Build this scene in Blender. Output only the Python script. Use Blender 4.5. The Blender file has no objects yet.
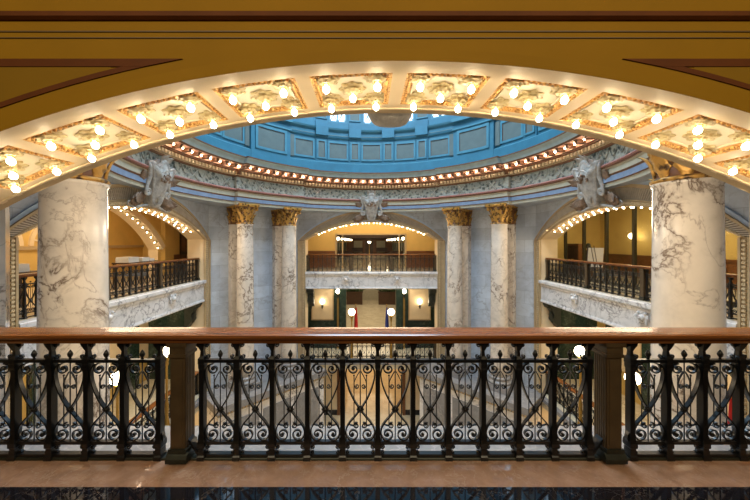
import bpy, math, random
from mathutils import Matrix, Vector
random.seed(7)
PI = math.pi
sin, cos, R_ = math.sin, math.cos, math.radians
sc = bpy.context.scene
COL = sc.collection
T = Matrix.Translation
def RZ(a): return Matrix.Rotation(a, 4, 'Z')
def RX(a): return Matrix.Rotation(a, 4, 'X')
def RY(a): return Matrix.Rotation(a, 4, 'Y')
I4 = Matrix.Identity(4)

# ------------------------------------------------------------------ key dimensions
CY = 10.53            # rotunda centre, camera side is -Y; upper gallery floor is z = 0
WF = 7.76             # distance of the four arched walls from the centre
WB = 8.52             # back of the arched walls
RA = 7.6              # arch intrados radius
ZC = 2.92 - RA        # arch centre height
HW = 3.86             # half width of the arched openings
SPR = ZC + math.sqrt(RA * RA - HW * HW)
A0 = math.asin(HW / RA)
Z2 = -5.2             # second floor level
Z1 = -8.9             # first floor level
def bay(deg): return T((0, CY, 0)) @ RZ(R_(deg))
FAR, LEFT, RIGHT, NEAR = bay(0), bay(90), bay(-90), bay(180)

# ------------------------------------------------------------------ materials
MATS = {}
def nt(name):
    m = bpy.data.materials.new(name); m.use_nodes = True
    n = m.node_tree.nodes; b = n['Principled BSDF']
    MATS[name] = m
    return m, n, m.node_tree.links, b
def coords(n, l, scale=(1, 1, 1), rnd=True):
    tc = n.new('ShaderNodeTexCoord'); mp = n.new('ShaderNodeMapping')
    mp.inputs['Scale'].default_value = scale
    if rnd:
        oi = n.new('ShaderNodeObjectInfo'); mu = n.new('ShaderNodeMath'); mu.operation = 'MULTIPLY'
        mu.inputs[1].default_value = 37.0
        l.new(oi.outputs['Random'], mu.inputs[0])
        ad = n.new('ShaderNodeVectorMath'); ad.operation = 'ADD'
        l.new(tc.outputs['Object'], ad.inputs[0]); l.new(mu.outputs[0], ad.inputs[1])
        l.new(ad.outputs[0], mp.inputs['Vector'])
    else:
        l.new(tc.outputs['Object'], mp.inputs['Vector'])
    return mp.outputs['Vector']
def noise(n, l, v, scale, detail=4, rough=.55, dist=0):
    t = n.new('ShaderNodeTexNoise'); t.inputs['Scale'].default_value = scale
    t.inputs['Detail'].default_value = detail; t.inputs['Roughness'].default_value = rough
    t.inputs['Distortion'].default_value = dist
    l.new(v, t.inputs['Vector']); return t.outputs['Fac']
def ramp(n, l, f, stops):
    r = n.new('ShaderNodeValToRGB'); e = r.color_ramp.elements
    while len(e) < len(stops): e.new(.5)
    for k, (p, c) in enumerate(stops):
        e[k].position = p; e[k].color = (*c, 1) if len(c) == 3 else c
    l.new(f, r.inputs['Fac']); return r.outputs['Color']
def mathn(n, l, op, a, b=None):
    m = n.new('ShaderNodeMath'); m.operation = op
    for k, x in enumerate((a, b)):
        if x is None: continue
        if isinstance(x, (int, float)): m.inputs[k].default_value = x
        else: l.new(x, m.inputs[k])
    return m.outputs[0]
def mix(n, l, f, a, b, typ='MIX'):
    m = n.new('ShaderNodeMix'); m.data_type = 'RGBA'; m.blend_type = typ
    for s, x in ((m.inputs[0], f), (m.inputs[6], a), (m.inputs[7], b)):
        if isinstance(x, (int, float)): s.default_value = x
        elif isinstance(x, tuple): s.default_value = (*x, 1)
        else: l.new(x, s)
    return m.outputs[2]
def bump(n, l, b, h, strength=.3, dist=.02):
    bp = n.new('ShaderNodeBump'); bp.inputs['Strength'].default_value = strength
    bp.inputs['Distance'].default_value = dist
    l.new(h, bp.inputs['Height']); l.new(bp.outputs['Normal'], b.inputs['Normal'])
def plain(name, col, rough=.6, metal=0, var=.12, vs=3, bs=0, bscale=30, spec=.5):
    m, n, l, b = nt(name)
    v = coords(n, l)
    f = noise(n, l, v, vs, 5)
    lo = tuple(c * (1 - var) for c in col); hi = tuple(min(1, c * (1 + var)) for c in col)
    l.new(ramp(n, l, f, [(.3, lo), (.7, hi)]), b.inputs['Base Color'])
    b.inputs['Roughness'].default_value = rough; b.inputs['Metallic'].default_value = metal
    b.inputs['Specular IOR Level'].default_value = spec
    if bs: bump(n, l, b, noise(n, l, v, bscale, 4), bs)
    return m
def marble(name, base, vein, scale=1.0, rough=.2, amount=.045, tint=None, patch=(.42, .6), block=None):
    m, n, l, b = nt(name)
    v = coords(n, l)
    def ridge(s, d, w, dist=1.2):
        f = noise(n, l, v, s, d, .6, dist)
        a = mathn(n, l, 'ABSOLUTE', mathn(n, l, 'SUBTRACT', f, .5))
        return ramp(n, l, a, [(0, (1, 1, 1)), (w, (.25, .25, .25)), (w * 2.4, (0, 0, 0))])
    r1 = ridge(.55 * scale, 7, amount * .16, .7); r2 = ridge(1.3 * scale, 9, amount * .5, .35)
    pm = ramp(n, l, noise(n, l, v, .55 * scale, 2), [(patch[0], (0, 0, 0)), (patch[1], (1, 1, 1))])
    vv = mix(n, l, 1.0, mix(n, l, 1.0, r1, (.45, .45, .45), 'MULTIPLY'), mix(n, l, 1.0, r2, pm, 'MULTIPLY'), 'LIGHTEN')
    cl = ramp(n, l, noise(n, l, v, 1.7 * scale, 5, .6, .5), [(.25, tuple(c * .8 for c in base)), (.5, base), (.75, tint or tuple(min(1, c * 1.12) for c in base))])
    if block:
        br = n.new('ShaderNodeTexBrick'); br.inputs['Scale'].default_value = 1
        br.inputs['Color1'].default_value = (.78, .78, .8, 1); br.inputs['Color2'].default_value = (1, 1, 1, 1)
        br.inputs['Mortar'].default_value = (.6, .6, .6, 1); br.inputs['Mortar Size'].default_value = .006
        br.inputs['Brick Width'].default_value = block[0]; br.inputs['Row Height'].default_value = block[1]
        tc = n.new('ShaderNodeTexCoord'); sx = n.new('ShaderNodeSeparateXYZ'); cx = n.new('ShaderNodeCombineXYZ')
        l.new(tc.outputs['Object'], sx.inputs[0]); l.new(sx.outputs['X'], cx.inputs['X']); l.new(sx.outputs['Z'], cx.inputs['Y'])
        l.new(cx.outputs[0], br.inputs['Vector'])
        cl = mix(n, l, 1.0, cl, br.outputs['Color'], 'MULTIPLY')
    l.new(mix(n, l, vv, cl, vein), b.inputs['Base Color'])
    b.inputs['Roughness'].default_value = rough
    return m
def emit(name, col, strength):
    m, n, l, b = nt(name)
    b.inputs['Base Color'].default_value = (*col, 1)
    b.inputs['Emission Color'].default_value = (*col, 1); b.inputs['Emission Strength'].default_value = strength
    return m

marble('column_marble', (.66, .60, .53), (.13, .085, .06), 1.35, .16, .045, patch=(.44, .60))
marble('wall_marble', (.50, .56, .64), (.30, .32, .36), 1.0, .35, .035, block=(1.3, .62))
marble('fascia_marble', (.72, .70, .69), (.20, .19, .20), 1.5, .25, .034, patch=(.36, .55))
marble('ledge_marble', (.24, .235, .24), (.36, .34, .33), 1.4, .2, .03)
marble('floor_marble', (.36, .21, .135), (.46, .31, .22), 5, .06, .02, tint=(.44, .27, .18), patch=(.35, .55))
marble('border_marble', (.012, .011, .016), (.16, .13, .11), 1.6, .05, .004)
marble('green_marble', (.018, .035, .028), (.08, .12, .09), 3.0, .15, .04)
marble('hall_floor_marble', (.62, .55, .40), (.4, .34, .24), 1.2, .08, .03)
marble('lower_floor_marble', (.55, .44, .28), (.42, .28, .17), .8, .08, .03)
plain('ochre_plaster', (.30, .155, .005), .7, 0, .06, 1.5, spec=.2)
plain('ochre_panel', (.24, .13, .007), .7, 0, .06, 1.5, spec=.2)
plain('brown_paint', (.12, .034, .006), .6, 0, .15, 4, spec=.2)
plain('line_paint', (.13, .075, .02), .5, 0, .1, 4)
plain('cream_plaster', (.74, .60, .40), .55, 0, .05, 3)
plain('cream_panel', (.74, .66, .50), .55, 0, .06, 5)
plain('tan_plaster', (.46, .34, .19), .55, 0, .12, 4)
plain('tan_flute', (.50, .42, .32), .55, 0, .15, 4)
plain('dark_groove', (.17, .125, .085), .7, 0, .2, 6)
plain('yellow_plaster', (.66, .45, .14), .6, 0, .07, 1.5)
plain('wainscot_wood', (.16, .06, .02), .4, 0, .25, 4)
plain('dark_wood', (.06, .028, .014), .4, 0, .25, 4)
plain('drum_blue', (.042, .18, .265), .5, 0, .12, 2)
plain('drum_trim', (.07, .23, .31), .5, 0, .12, 3)
plain('drum_grey', (.125, .16, .155), .6, 0, .1, 3)
plain('arch_cream', (.44, .41, .31), .55, 0, .1, 5)
plain('arch_blue', (.20, .28, .41), .5, 0, .12, 5)
plain('edge_blue', (.42, .52, .66), .5, 0, .1, 4)
plain('rope_pink', (.38, .19, .17), .6, 0, .3, 30, .5, 60)
plain('cyma_grey', (.36, .46, .47), .5, 0, .12, 4)
plain('cornice_soffit', (.85, .50, .36), .55, 0, .15, 10)
plain('cornice_brown', (.17, .075, .03), .5, 0, .25, 10)
plain('stone_carving', (.40, .38, .35), .6, 0, .35, 8, .6, 30)
plain('carving_brown', (.20, .13, .085), .55, 0, .4, 9, .6, 30)
plain('garland_stone', (.50, .53, .48), .6, 0, .2, 8)
plain('white_board', (.72, .70, .62), .6, 0, .1, 3)
plain('paper_white', (.8, .8, .78), .7, 0, .05, 3)
plain('red_cloth', (.55, .02, .02), .8, 0, .15, 5)
plain('blue_cloth', (.03, .05, .3), .8, 0, .15, 5)
plain('brass', (.62, .40, .12), .3, 1, .1, 5)
plain('rail_iron', (.006, .006, .0065), .28, 0, .2, 20, 0, 30, .5)
plain('newel_bronze', (.085, .055, .027), .38, .2, .2, 8)
plain('dark_bronze', (.028, .03, .022), .4, .5, .25, 8)
plain('console_green', (.03, .035, .028), .4, .3, .25, 8)
plain('mullion_metal', (.05, .045, .03), .4, .5, .1, 8)
plain('globe_socket', (.3, .2, .07), .4, .8, .1, 8)
plain('hall_ceiling', (.55, .44, .25), .7, 0, .05, 2)
plain('leather_dark', (.04, .02, .015), .5, 0, .2, 5)
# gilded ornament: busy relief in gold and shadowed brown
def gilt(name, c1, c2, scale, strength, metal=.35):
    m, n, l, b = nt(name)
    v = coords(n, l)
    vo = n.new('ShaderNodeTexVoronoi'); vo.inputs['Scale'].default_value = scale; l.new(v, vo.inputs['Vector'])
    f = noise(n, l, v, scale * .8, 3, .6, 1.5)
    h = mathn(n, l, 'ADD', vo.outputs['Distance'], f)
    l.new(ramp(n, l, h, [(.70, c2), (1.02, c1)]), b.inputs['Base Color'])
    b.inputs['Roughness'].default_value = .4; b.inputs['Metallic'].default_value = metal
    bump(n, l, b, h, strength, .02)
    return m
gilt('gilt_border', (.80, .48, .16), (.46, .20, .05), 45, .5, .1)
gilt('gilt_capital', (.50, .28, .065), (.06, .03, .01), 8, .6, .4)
gilt('rosette_gilt', (.60, .50, .28), (.42, .31, .13), 30, .3, .1)
gilt('bead_gilt', (.72, .58, .36), (.42, .28, .13), 30, .3, .1)
def frieze_mat():
    m, n, l, b = nt('frieze_relief')
    v = coords(n, l, rnd=False)
    vo = n.new('ShaderNodeTexVoronoi'); vo.inputs['Scale'].default_value = 6; l.new(v, vo.inputs['Vector'])
    f = noise(n, l, v, 8, 3, .6, 1.0)
    h = mathn(n, l, 'ADD', vo.outputs['Distance'], f)
    l.new(ramp(n, l, h, [(.66, (.09, .11, .10)), (1.05, (.40, .43, .38))]), b.inputs['Base Color'])
    b.inputs['Roughness'].default_value = .6
    bump(n, l, b, h, .7, .04)
frieze_mat()
def wood_mat():
    m, n, l, b = nt('rail_wood')
    v = coords(n, l, (.6, 14, 14))
    f = noise(n, l, v, 3, 6, .6, .6)
    l.new(ramp(n, l, f, [(.25, (.08, .025, .006)), (.5, (.17, .057, .014)), (.75, (.27, .10, .028))]), b.inputs['Base Color'])
    b.inputs['Roughness'].default_value = .22
wood_mat()
def glass_mat():
    m, n, l, b = nt('partition_glass')
    tr = n.new('ShaderNodeBsdfTransparent'); gl = n.new('ShaderNodeBsdfGlossy'); mx = n.new('ShaderNodeMixShader')
    fr = n.new('ShaderNodeLayerWeight'); fr.inputs['Blend'].default_value = .15
    tr.inputs['Color'].default_value = (.9, .93, .9, 1); gl.inputs['Roughness'].default_value = .02
    l.new(mathn(n, l, 'MULTIPLY', mathn(n, l, 'POWER', fr.outputs['Facing'], 2.0), .25), mx.inputs[0]); l.new(tr.outputs[0], mx.inputs[1]); l.new(gl.outputs[0], mx.inputs[2])
    l.new(mx.outputs[0], n['Material Output'].inputs['Surface'])
glass_mat()
emit('bulb_glow', (1.0, .80, .52), 26)
emit('small_bulb_glow', (1.0, .78, .50), 14)
emit('cornice_bulb_glow', (1.0, .74, .52), 26)
emit('globe_glow', (1.0, .84, .55), 9)
emit('daylight_pane', (.70, .86, 1.0), 1.3)

# ------------------------------------------------------------------ mesh builder
class MB:
    def __init__(s): s.v = []; s.f = []; s.m = []; s.s = []
    def add(s, vs, fs, mi=0, M=None, smooth=False):
        o = len(s.v)
        s.v += [tuple(M @ Vector(p)) for p in vs] if M is not None else [tuple(p) for p in vs]
        for f in fs:
            s.f.append(tuple(o + i for i in f)); s.m.append(mi); s.s.append(smooth)
        return s
    def box(s, x0, x1, y0, y1, z0, z1, mi=0, M=None):
        vs = [(x, y, z) for z in (z0, z1) for y in (y0, y1) for x in (x0, x1)]
        return s.add(vs, [(0, 2, 3, 1), (4, 5, 7, 6), (0, 1, 5, 4), (2, 6, 7, 3), (0, 4, 6, 2), (1, 3, 7, 5)], mi, M)
    def pbox(s, f, u0, u1, v0, v1, w0, w1, nu=1, mi=0, M=None, smooth=False):
        vs = []; fs = []
        for i in range(nu + 1):
            u = u0 + (u1 - u0) * i / nu
            vs += [f(u, v0, w0), f(u, v1, w0), f(u, v1, w1), f(u, v0, w1)]
        for i in range(nu):
            a = 4 * i; b = a + 4
            for k in range(4):
                k2 = (k + 1) % 4
                fs.append((a + k, a + k2, b + k2, b + k))
        fs += [(0, 3, 2, 1), (4 * nu, 4 * nu + 1, 4 * nu + 2, 4 * nu + 3)]
        return s.add(vs, fs, mi, M, smooth)
    def lathe(s, prof, n=24, mi=0, M=None, mod=None, smooth=True, ph=0, caps=True):
        vs = []; fs = []
        for (r, z) in prof:
            for k in range(n):
                a = ph + 2 * PI * k / n
                q = r * (mod(a, r, z) if mod else 1)
                vs.append((q * cos(a), q * sin(a), z))
        for i in range(len(prof) - 1):
            for k in range(n):
                k2 = (k + 1) % n
                fs.append((i * n + k, i * n + k2, (i + 1) * n + k2, (i + 1) * n + k))
        if caps: fs.append(tuple(range(n - 1, -1, -1))); fs.append(tuple((len(prof) - 1) * n + k for k in range(n)))
        return s.add(vs, fs, mi, M, smooth)
    def sq(s, prof, mi=0, M=None, dy=1.0):      # square lathe: (half width, z)
        vs = []; fs = []
        for (r, z) in prof: vs += [(-r, -r * dy, z), (r, -r * dy, z), (r, r * dy, z), (-r, r * dy, z)]
        for i in range(len(prof) - 1):
            for k in range(4):
                k2 = (k + 1) % 4
                fs.append((i * 4 + k, i * 4 + k2, i * 4 + 4 + k2, i * 4 + 4 + k))
        e = len(prof) * 4 - 4
        fs += [(3, 2, 1, 0), (e, e + 1, e + 2, e + 3)]
        return s.add(vs, fs, mi, M)
    def ball(s, c, r, n=12, m=8, mi=0, M=None, sz=1.0):
        prof = [(max(1e-4, r * sin(PI * i / m)), c[2] - sz * r * cos(PI * i / m)) for i in range(m + 1)]
        MM = T((c[0], c[1], 0)); MM = M @ MM if M is not None else MM
        return s.lathe(prof, n, mi, MM)
    def tube(s, path, r, n=6, mi=0, M=None):
        path = [Vector(p) for p in path]; vs = []; fs = []
        rr = r if isinstance(r, (list, tuple)) else [r] * len(path)
        up = Vector((0, 0, 1)); prev = None
        for i, p in enumerate(path):
            t = (path[min(i + 1, len(path) - 1)] - path[max(i - 1, 0)]).normalized()
            a = prev if prev is not None else (up if abs(t.z) < .9 else Vector((1, 0, 0)))
            x = (a - t * a.dot(t)).normalized(); y = t.cross(x); prev = x
            for k in range(n):
                an = 2 * PI * k / n
                vs.append(p + (x * cos(an) + y * sin(an)) * rr[i])
        for i in range(len(path) - 1):
            for k in range(n):
                k2 = (k + 1) % n
                fs.append((i * n + k, i * n + k2, (i + 1) * n + k2, (i + 1) * n + k))
        fs += [tuple(range(n - 1, -1, -1)), tuple((len(path) - 1) * n + k for k in range(n))]
        return s.add(vs, fs, mi, M, True)
    def ribbon(s, path, t, d, mi=0, M=None, y=0):   # flat bar bent in the x-z plane, d deep along y
        P = [Vector((p[0], 0, p[1])) for p in path]; vs = []; fs = []
        for i, p in enumerate(P):
            tg = (P[min(i + 1, len(P) - 1)] - P[max(i - 1, 0)])
            if tg.length < 1e-9: tg = Vector((1, 0, 0))
            tg.normalize(); nn = Vector((-tg.z, 0, tg.x)) * (t / 2)
            for sg, yy in ((1, -d / 2), (1, d / 2), (-1, d / 2), (-1, -d / 2)):
                q = p + nn * sg; vs.append((q.x, y + yy, q.z))
        for i in range(len(P) - 1):
            a = 4 * i; b = a + 4
            for k in range(4):
                k2 = (k + 1) % 4; fs.append((a + k, a + k2, b + k2, b + k))
        e = 4 * (len(P) - 1)
        fs += [(3, 2, 1, 0), (e, e + 1, e + 2, e + 3)]
        return s.add(vs, fs, mi, M)
    def extr(s, prof, x0, x1, mi=0, M=None):        # profile of (y, z) extruded along x
        n = len(prof)
        vs = [(x0, p[0], p[1]) for p in prof] + [(x1, p[0], p[1]) for p in prof]
        fs = [(k, (k + 1) % n, n + (k + 1) % n, n + k) for k in range(n)]
        fs += [tuple(range(n - 1, -1, -1)), tuple(range(n, 2 * n))]
        return s.add(vs, fs, mi, M)
    def poly(s, pts, y0, y1, mi=0, M=None):         # outline of (x, z) extruded along y
        n = len(pts)
        vs = [(p[0], y0, p[1]) for p in pts] + [(p[0], y1, p[1]) for p in pts]
        fs = [(k, (k + 1) % n, n + (k + 1) % n, n + k) for k in range(n)]
        fs += [tuple(range(n - 1, -1, -1)), tuple(range(n, 2 * n))]
        return s.add(vs, fs, mi, M)
    def mesh(s, name, mats):
        me = bpy.data.meshes.new(name); me.from_pydata(s.v, [], s.f)
        for m in (mats if isinstance(mats, (list, tuple)) else [mats]): me.materials.append(MATS[m])
        me.polygons.foreach_set('material_index', s.m); me.polygons.foreach_set('use_smooth', s.s)
        import bmesh
        b = bmesh.new(); b.from_mesh(me); bmesh.ops.recalc_face_normals(b, faces=b.faces[:]); b.to_mesh(me); b.free()
        me.update(); return me
def link(name, me, parent=None, M=I4):
    o = bpy.data.objects.new(name, me); COL.objects.link(o)
    if parent is not None: o.parent = parent
    o.matrix_local = M
    return o
def obj(name, mb, mats, parent=None, M=I4): return link(name, mb.mesh(name, mats), parent, M)
def tag(o, label=None, cat=None, group=None, kind=None):
    if label: o['label'] = label
    if cat: o['category'] = cat
    if group: o['group'] = group
    if kind: o['kind'] = kind
    return o
def thing(name, label, cat, M=I4, group=None):
    o = bpy.data.objects.new(name, None); o.empty_display_size = .2; COL.objects.link(o); o.matrix_local = M
    return tag(o, label, cat, group)
def struct(name, mb, mats, M=I4): return tag(obj(name, mb, mats, None, M), kind='structure')
def smooth_path(pts, k=8):
    out = []
    P = [Vector(p) for p in pts]
    for i in range(len(P) - 1):
        a, b, c, d = P[max(i - 1, 0)], P[i], P[i + 1], P[min(i + 2, len(P) - 1)]
        for j in range(k):
            t = j / k
            out.append(.5 * ((2 * b) + (c - a) * t + (2 * a - 5 * b + 4 * c - d) * t * t + (3 * b - a - 3 * c + d) * t ** 3))
    out.append(P[-1]); return [tuple(p) for p in out]
def spiral(cx, cz, r0, r1, a0, a1, n=22):
    return [(cx + (r0 + (r1 - r0) * i / n) * cos(a0 + (a1 - a0) * i / n), cz + (r0 + (r1 - r0) * i / n) * sin(a0 + (a1 - a0) * i / n)) for i in range(n + 1)]
def fa(u, v, w): return (w * sin(u), v, ZC + w * cos(u))          # arch coordinates: angle, depth, radius
def fr(u, v, w): return (w * sin(u), w * cos(u), v)               # ring coordinates: angle from far, height, radius
ROT = T((0, CY, 0))

# ------------------------------------------------------------------ arched walls
def arched_wall(W, zb, zt, r=RA, hw=HW, zc=ZC, y0=WF, y1=WB, n=40, mats3=(0, 1, 2), step=.05):
    mb = MB(); r = r + step; a0 = math.asin(hw / r)
    pts = [(r * sin(-a0 + 2 * a0 * i / n), zc + r * cos(-a0 + 2 * a0 * i / n)) for i in range(n + 1)]
    full = [(-hw, zb)] + pts + [(hw, zb)]
    for y, mi in ((y0, mats3[0]), (y1, mats3[2])):
        for (a, b) in zip(pts[:-1], pts[1:]):
            mb.add([(a[0], y, a[1]), (b[0], y, b[1]), (b[0], y, zt), (a[0], y, zt)], [(0, 1, 2, 3)], mi)
        for sg in (-1, 1):
            mb.add([(sg * W, y, zb), (sg * hw, y, zb), (sg * hw, y, pts[0][1]), (sg * hw, y, zt), (sg * W, y, zt)], [(0, 1, 2, 3, 4)], mi)
    for (a, b) in zip(full[:-1], full[1:]):
        mb.add([(a[0], y0, a[1]), (b[0], y0, b[1]), (b[0], y1, b[1]), (a[0], y1, a[1])], [(0, 1, 2, 3)], mats3[1])
    mb.add([(-W, y0, zt), (W, y0, zt), (W, y1, zt), (-W, y1, zt)], [(0, 1, 2, 3)], mats3[0])
    for sg in (-1, 1):
        mb.add([(sg * W, y0, zb), (sg * W, y0, zt), (sg * W, y1, zt), (sg * W, y1, zb)], [(0, 1, 2, 3)], mats3[0])
    return mb
wm = ['wall_marble', 'cream_plaster', 'ochre_plaster']
struct('wall_near', arched_wall(9.5, Z1, 7.0), wm, NEAR)
wall_me = arched_wall(5.4, Z1, 5.6).mesh('arched_wall', wm[:2] + ['yellow_plaster'])
walls = {}
for nm, B in (('wall_far', FAR), ('wall_left', LEFT), ('wall_right', RIGHT)):
    walls[nm] = tag(link(nm, wall_me, None, B), kind='structure')

# coffered soffit: margins and ribs stand .05 proud of the coffer panels
NCOF = 5
PITCH, CW, CV0, CV1 = .68, .58, 7.87, 8.37     # arc pitch, coffer width, coffer depth range (bay y)
def cof(k):     # arc range of coffer k (0 = first right of the crown; negative to the left)
    s0 = .05 + k * PITCH if k >= 0 else -.05 - (-k - 1) * PITCH - CW
    return s0 / RA, (s0 + CW) / RA
def soffit_ribs():
    mb = MB()
    for v0, v1 in ((WF - .003, CV0), (CV1, WB - .004)):
        mb.pbox(fa, -A0, A0, v0, v1, RA, RA + .055, 60)
    ks = list(range(-5, 5)); e = []
    for k in ks: e += [cof(k)]
    prev = -A0
    for (a, b) in e:
        mb.pbox(fa, prev, a, CV0, CV1, RA, RA + .055, 3); prev = b
    mb.pbox(fa, prev, A0, CV0, CV1, RA, RA + .055, 3)
    # small fillets along the edges of the bands
    for v in (WF + .03,):
        mb.pbox(fa, -A0, A0, v, v + .02, RA - .012, RA + .01, 60)
    return mb
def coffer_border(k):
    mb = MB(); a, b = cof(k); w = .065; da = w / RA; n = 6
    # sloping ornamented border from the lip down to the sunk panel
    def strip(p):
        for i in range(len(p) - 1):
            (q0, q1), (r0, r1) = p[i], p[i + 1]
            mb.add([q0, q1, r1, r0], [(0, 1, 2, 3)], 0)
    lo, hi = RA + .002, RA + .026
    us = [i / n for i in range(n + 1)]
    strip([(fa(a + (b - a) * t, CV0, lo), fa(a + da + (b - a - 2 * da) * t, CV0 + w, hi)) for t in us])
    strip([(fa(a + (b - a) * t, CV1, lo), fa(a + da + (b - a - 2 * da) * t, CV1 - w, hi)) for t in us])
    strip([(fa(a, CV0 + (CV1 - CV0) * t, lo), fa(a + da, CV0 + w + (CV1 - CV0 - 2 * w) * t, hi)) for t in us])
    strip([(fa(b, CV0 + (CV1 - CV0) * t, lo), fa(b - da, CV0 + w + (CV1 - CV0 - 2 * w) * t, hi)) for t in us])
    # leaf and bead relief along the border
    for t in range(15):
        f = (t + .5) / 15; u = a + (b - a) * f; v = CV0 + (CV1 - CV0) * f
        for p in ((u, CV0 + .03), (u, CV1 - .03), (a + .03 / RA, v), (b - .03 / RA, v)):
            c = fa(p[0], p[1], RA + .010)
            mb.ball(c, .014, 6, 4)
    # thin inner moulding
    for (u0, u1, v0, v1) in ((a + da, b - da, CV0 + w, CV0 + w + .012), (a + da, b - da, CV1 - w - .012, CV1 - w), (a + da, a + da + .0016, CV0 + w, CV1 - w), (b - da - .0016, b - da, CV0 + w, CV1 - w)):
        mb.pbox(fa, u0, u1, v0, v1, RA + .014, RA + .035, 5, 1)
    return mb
def coffer_panel(k):
    a, b = cof(k); w = .06
    return MB().pbox(fa, a + w / RA, b - w / RA, CV0 + w, CV1 - w, RA + .026, RA + .049, 6)
rib_me = soffit_ribs().mesh('soffit_ribs', ['cream_plaster'])
ntrim = [0]
def trimname():
    ntrim[0] += 1; return 'trim_%d' % ntrim[0]
near_soffit = tag(link(trimname(), rib_me, None, NEAR), kind='structure')
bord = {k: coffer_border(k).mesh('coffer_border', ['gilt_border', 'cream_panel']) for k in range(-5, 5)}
pan = {k: coffer_panel(k).mesh('coffer_panel', ['cream_panel']) for k in range(-5, 5)}
for B in (NEAR, FAR, LEFT, RIGHT):
    s = near_soffit if B is NEAR else tag(link(trimname(), rib_me, None, B), kind='structure')
    for k in range(-5, 5):
        link('coffer_border', bord[k], s); link('coffer_panel', pan[k], s)

# rosette lamps under the coffers
def lobe(a, r, z): return 1 + .13 * cos(8 * a) * min(1, r / .06)
rose = MB()
rose.lathe([(.03, .004), (.080, -.004), (.097, -.018), (.092, -.026), (.072, -.024), (.05, -.03)], 48, 0, None, lobe)
rose.lathe([(.05, -.022), (.066, -.034), (.062, -.044), (.042, -.042), (.036, -.056), (.024, -.06)], 40, 0, None, lambda a, r, z: 1 + .1 * cos(8 * a + PI / 8 * 8))
rose_me = rose.mesh('rosette', ['rosette_gilt'])
sock_me = MB().lathe([(.024, -.052), (.026, -.06), (.02, -.066)], 14).mesh('socket', ['brass'])
bulb_me = MB().ball((0, 0, -.096), .024, 16, 10, 0, None, 1.15).mesh('bulb', ['bulb_glow'])
lamp_far = MB()
lamp_far.lathe([(.03, .004), (.088, 0), (.092, -.008), (.06, -.02), (.055, -.035), (.024, -.056)], 16, 0, None, lobe)
lamp_far.ball((0, 0, -.085), .025, 10, 6, 1)
lamp_far_me = lamp_far.mesh('arch_lamp', ['rosette_gilt', 'small_bulb_glow'])
ORD = ['first', 'second', 'third', 'fourth', 'fifth', 'sixth']
SPOT = [(-.185, -.165, 'crown-side back corner'), (.185, -.165, 'outer back corner'), (-.185, .165, 'crown-side front corner'), (.185, .165, 'outer front corner'), (0, 0, 'middle')]
for B, nm in ((NEAR, 'near'), (FAR, 'far'), (LEFT, 'left'), (RIGHT, 'right')):
    for k in range(-5, 5):
        a, b = cof(k); am = (a + b) / 2
        for du, dv, where in SPOT:
            # towards the crown is -u for positive angles, +u for negative ones
            u = am + (du if k >= 0 else -du) / RA; v = (CV0 + CV1) / 2 + dv
            M = B @ T(fa(u, v, RA + .038)) @ RY(u)
            if B is NEAR:
                # the near bay is turned round: its positive angles lie on the left in the photo
                side = 'left' if k >= 0 else 'right'
                num = ORD[k if k >= 0 else -k - 1]
                o = thing('rosette_lamp', 'gilt flower lamp, %s, %s coffer %s of the near arch crown' % (where, num, side), 'lamp', M, 'rosette lamps under the near arch')
                link('rosette', rose_me, o); link('socket', sock_me, o); link('bulb', bulb_me, o)
            else:
                lab = {'far': 'small lit bulb in the glowing row under the far arch across the rotunda',
                       'left': 'small lit bulb in the glowing row under the left side arch',
                       'right': 'small lit bulb in the glowing row under the right side arch'}[nm]
                tag(link('arch_lamp', lamp_far_me, None, M), lab, 'lamp', 'bulbs under the %s arch' % nm)

# ochre wall trim on our side
mb = MB(); mb.pbox(fa, -A0, A0, WB - .003, WB + .002, RA - .004, RA + .07, 60, 0)
struct('trim_0', mb, ['ochre_plaster'], NEAR)
def W2(mb, mats): return struct(trimname(), mb, mats)
YW = CY - WB          # 2.01, the near face
mb = MB(); mb.extr([(YW + .01, 3.17), (YW - .012, 3.172), (YW - .03, 3.185), (YW - .03, 3.215), (YW - .012, 3.223), (YW + .01, 3.225)], -9, 9); W2(mb, ['brown_paint'])
mb = MB(); mb.box(-9, 9, YW - .006, YW + .01, 3.098, 3.106); mb.box(-9, 9, YW - .006, YW + .01, 3.058, 3.064); W2(mb, ['line_paint'])
RS = 7.735
for sg in (-1, 1):
    mb = MB(); tipx = math.sqrt(RS ** 2 - (2.925 - ZC) ** 2)
    a_t = math.asin(tipx / RS)
    # stripe under the horizontal edge, and the arc stripe along the arch
    x_in = math.sqrt((RS + .0) ** 2 - (2.875 - ZC) ** 2)
    mb.poly([(sg * tipx, 2.925), (sg * 9, 2.925), (sg * 9, 2.875), (sg * (x_in + .0), 2.875)], YW - .008, YW + .01, 0)
    f = lambda u, v, w: fa(u * sg, v, w)
    mb.pbox(f, math.asin(x_in / RS) - .004, A0 * 1.6, YW - .007, YW + .01, RS, RS + .032, 30)
    W2(mb, ['brown_paint'])
    mb = MB()
    pts = [(sg * (RS + .03) * sin(u), ZC + (RS + .03) * cos(u)) for u in [a_t + .04 + i * .02 for i in range(22)]]
    pts = [p for p in pts if p[1] < 2.875]
    pts = pts + [(sg * 9, pts[-1][1]), (sg * 9, 2.876), (sg * (abs(pts[0][0]) + .0), 2.876)]
    mb.poly(pts, YW - .003, YW + .01, 0)
    W2(mb, ['ochre_panel'])

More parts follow.
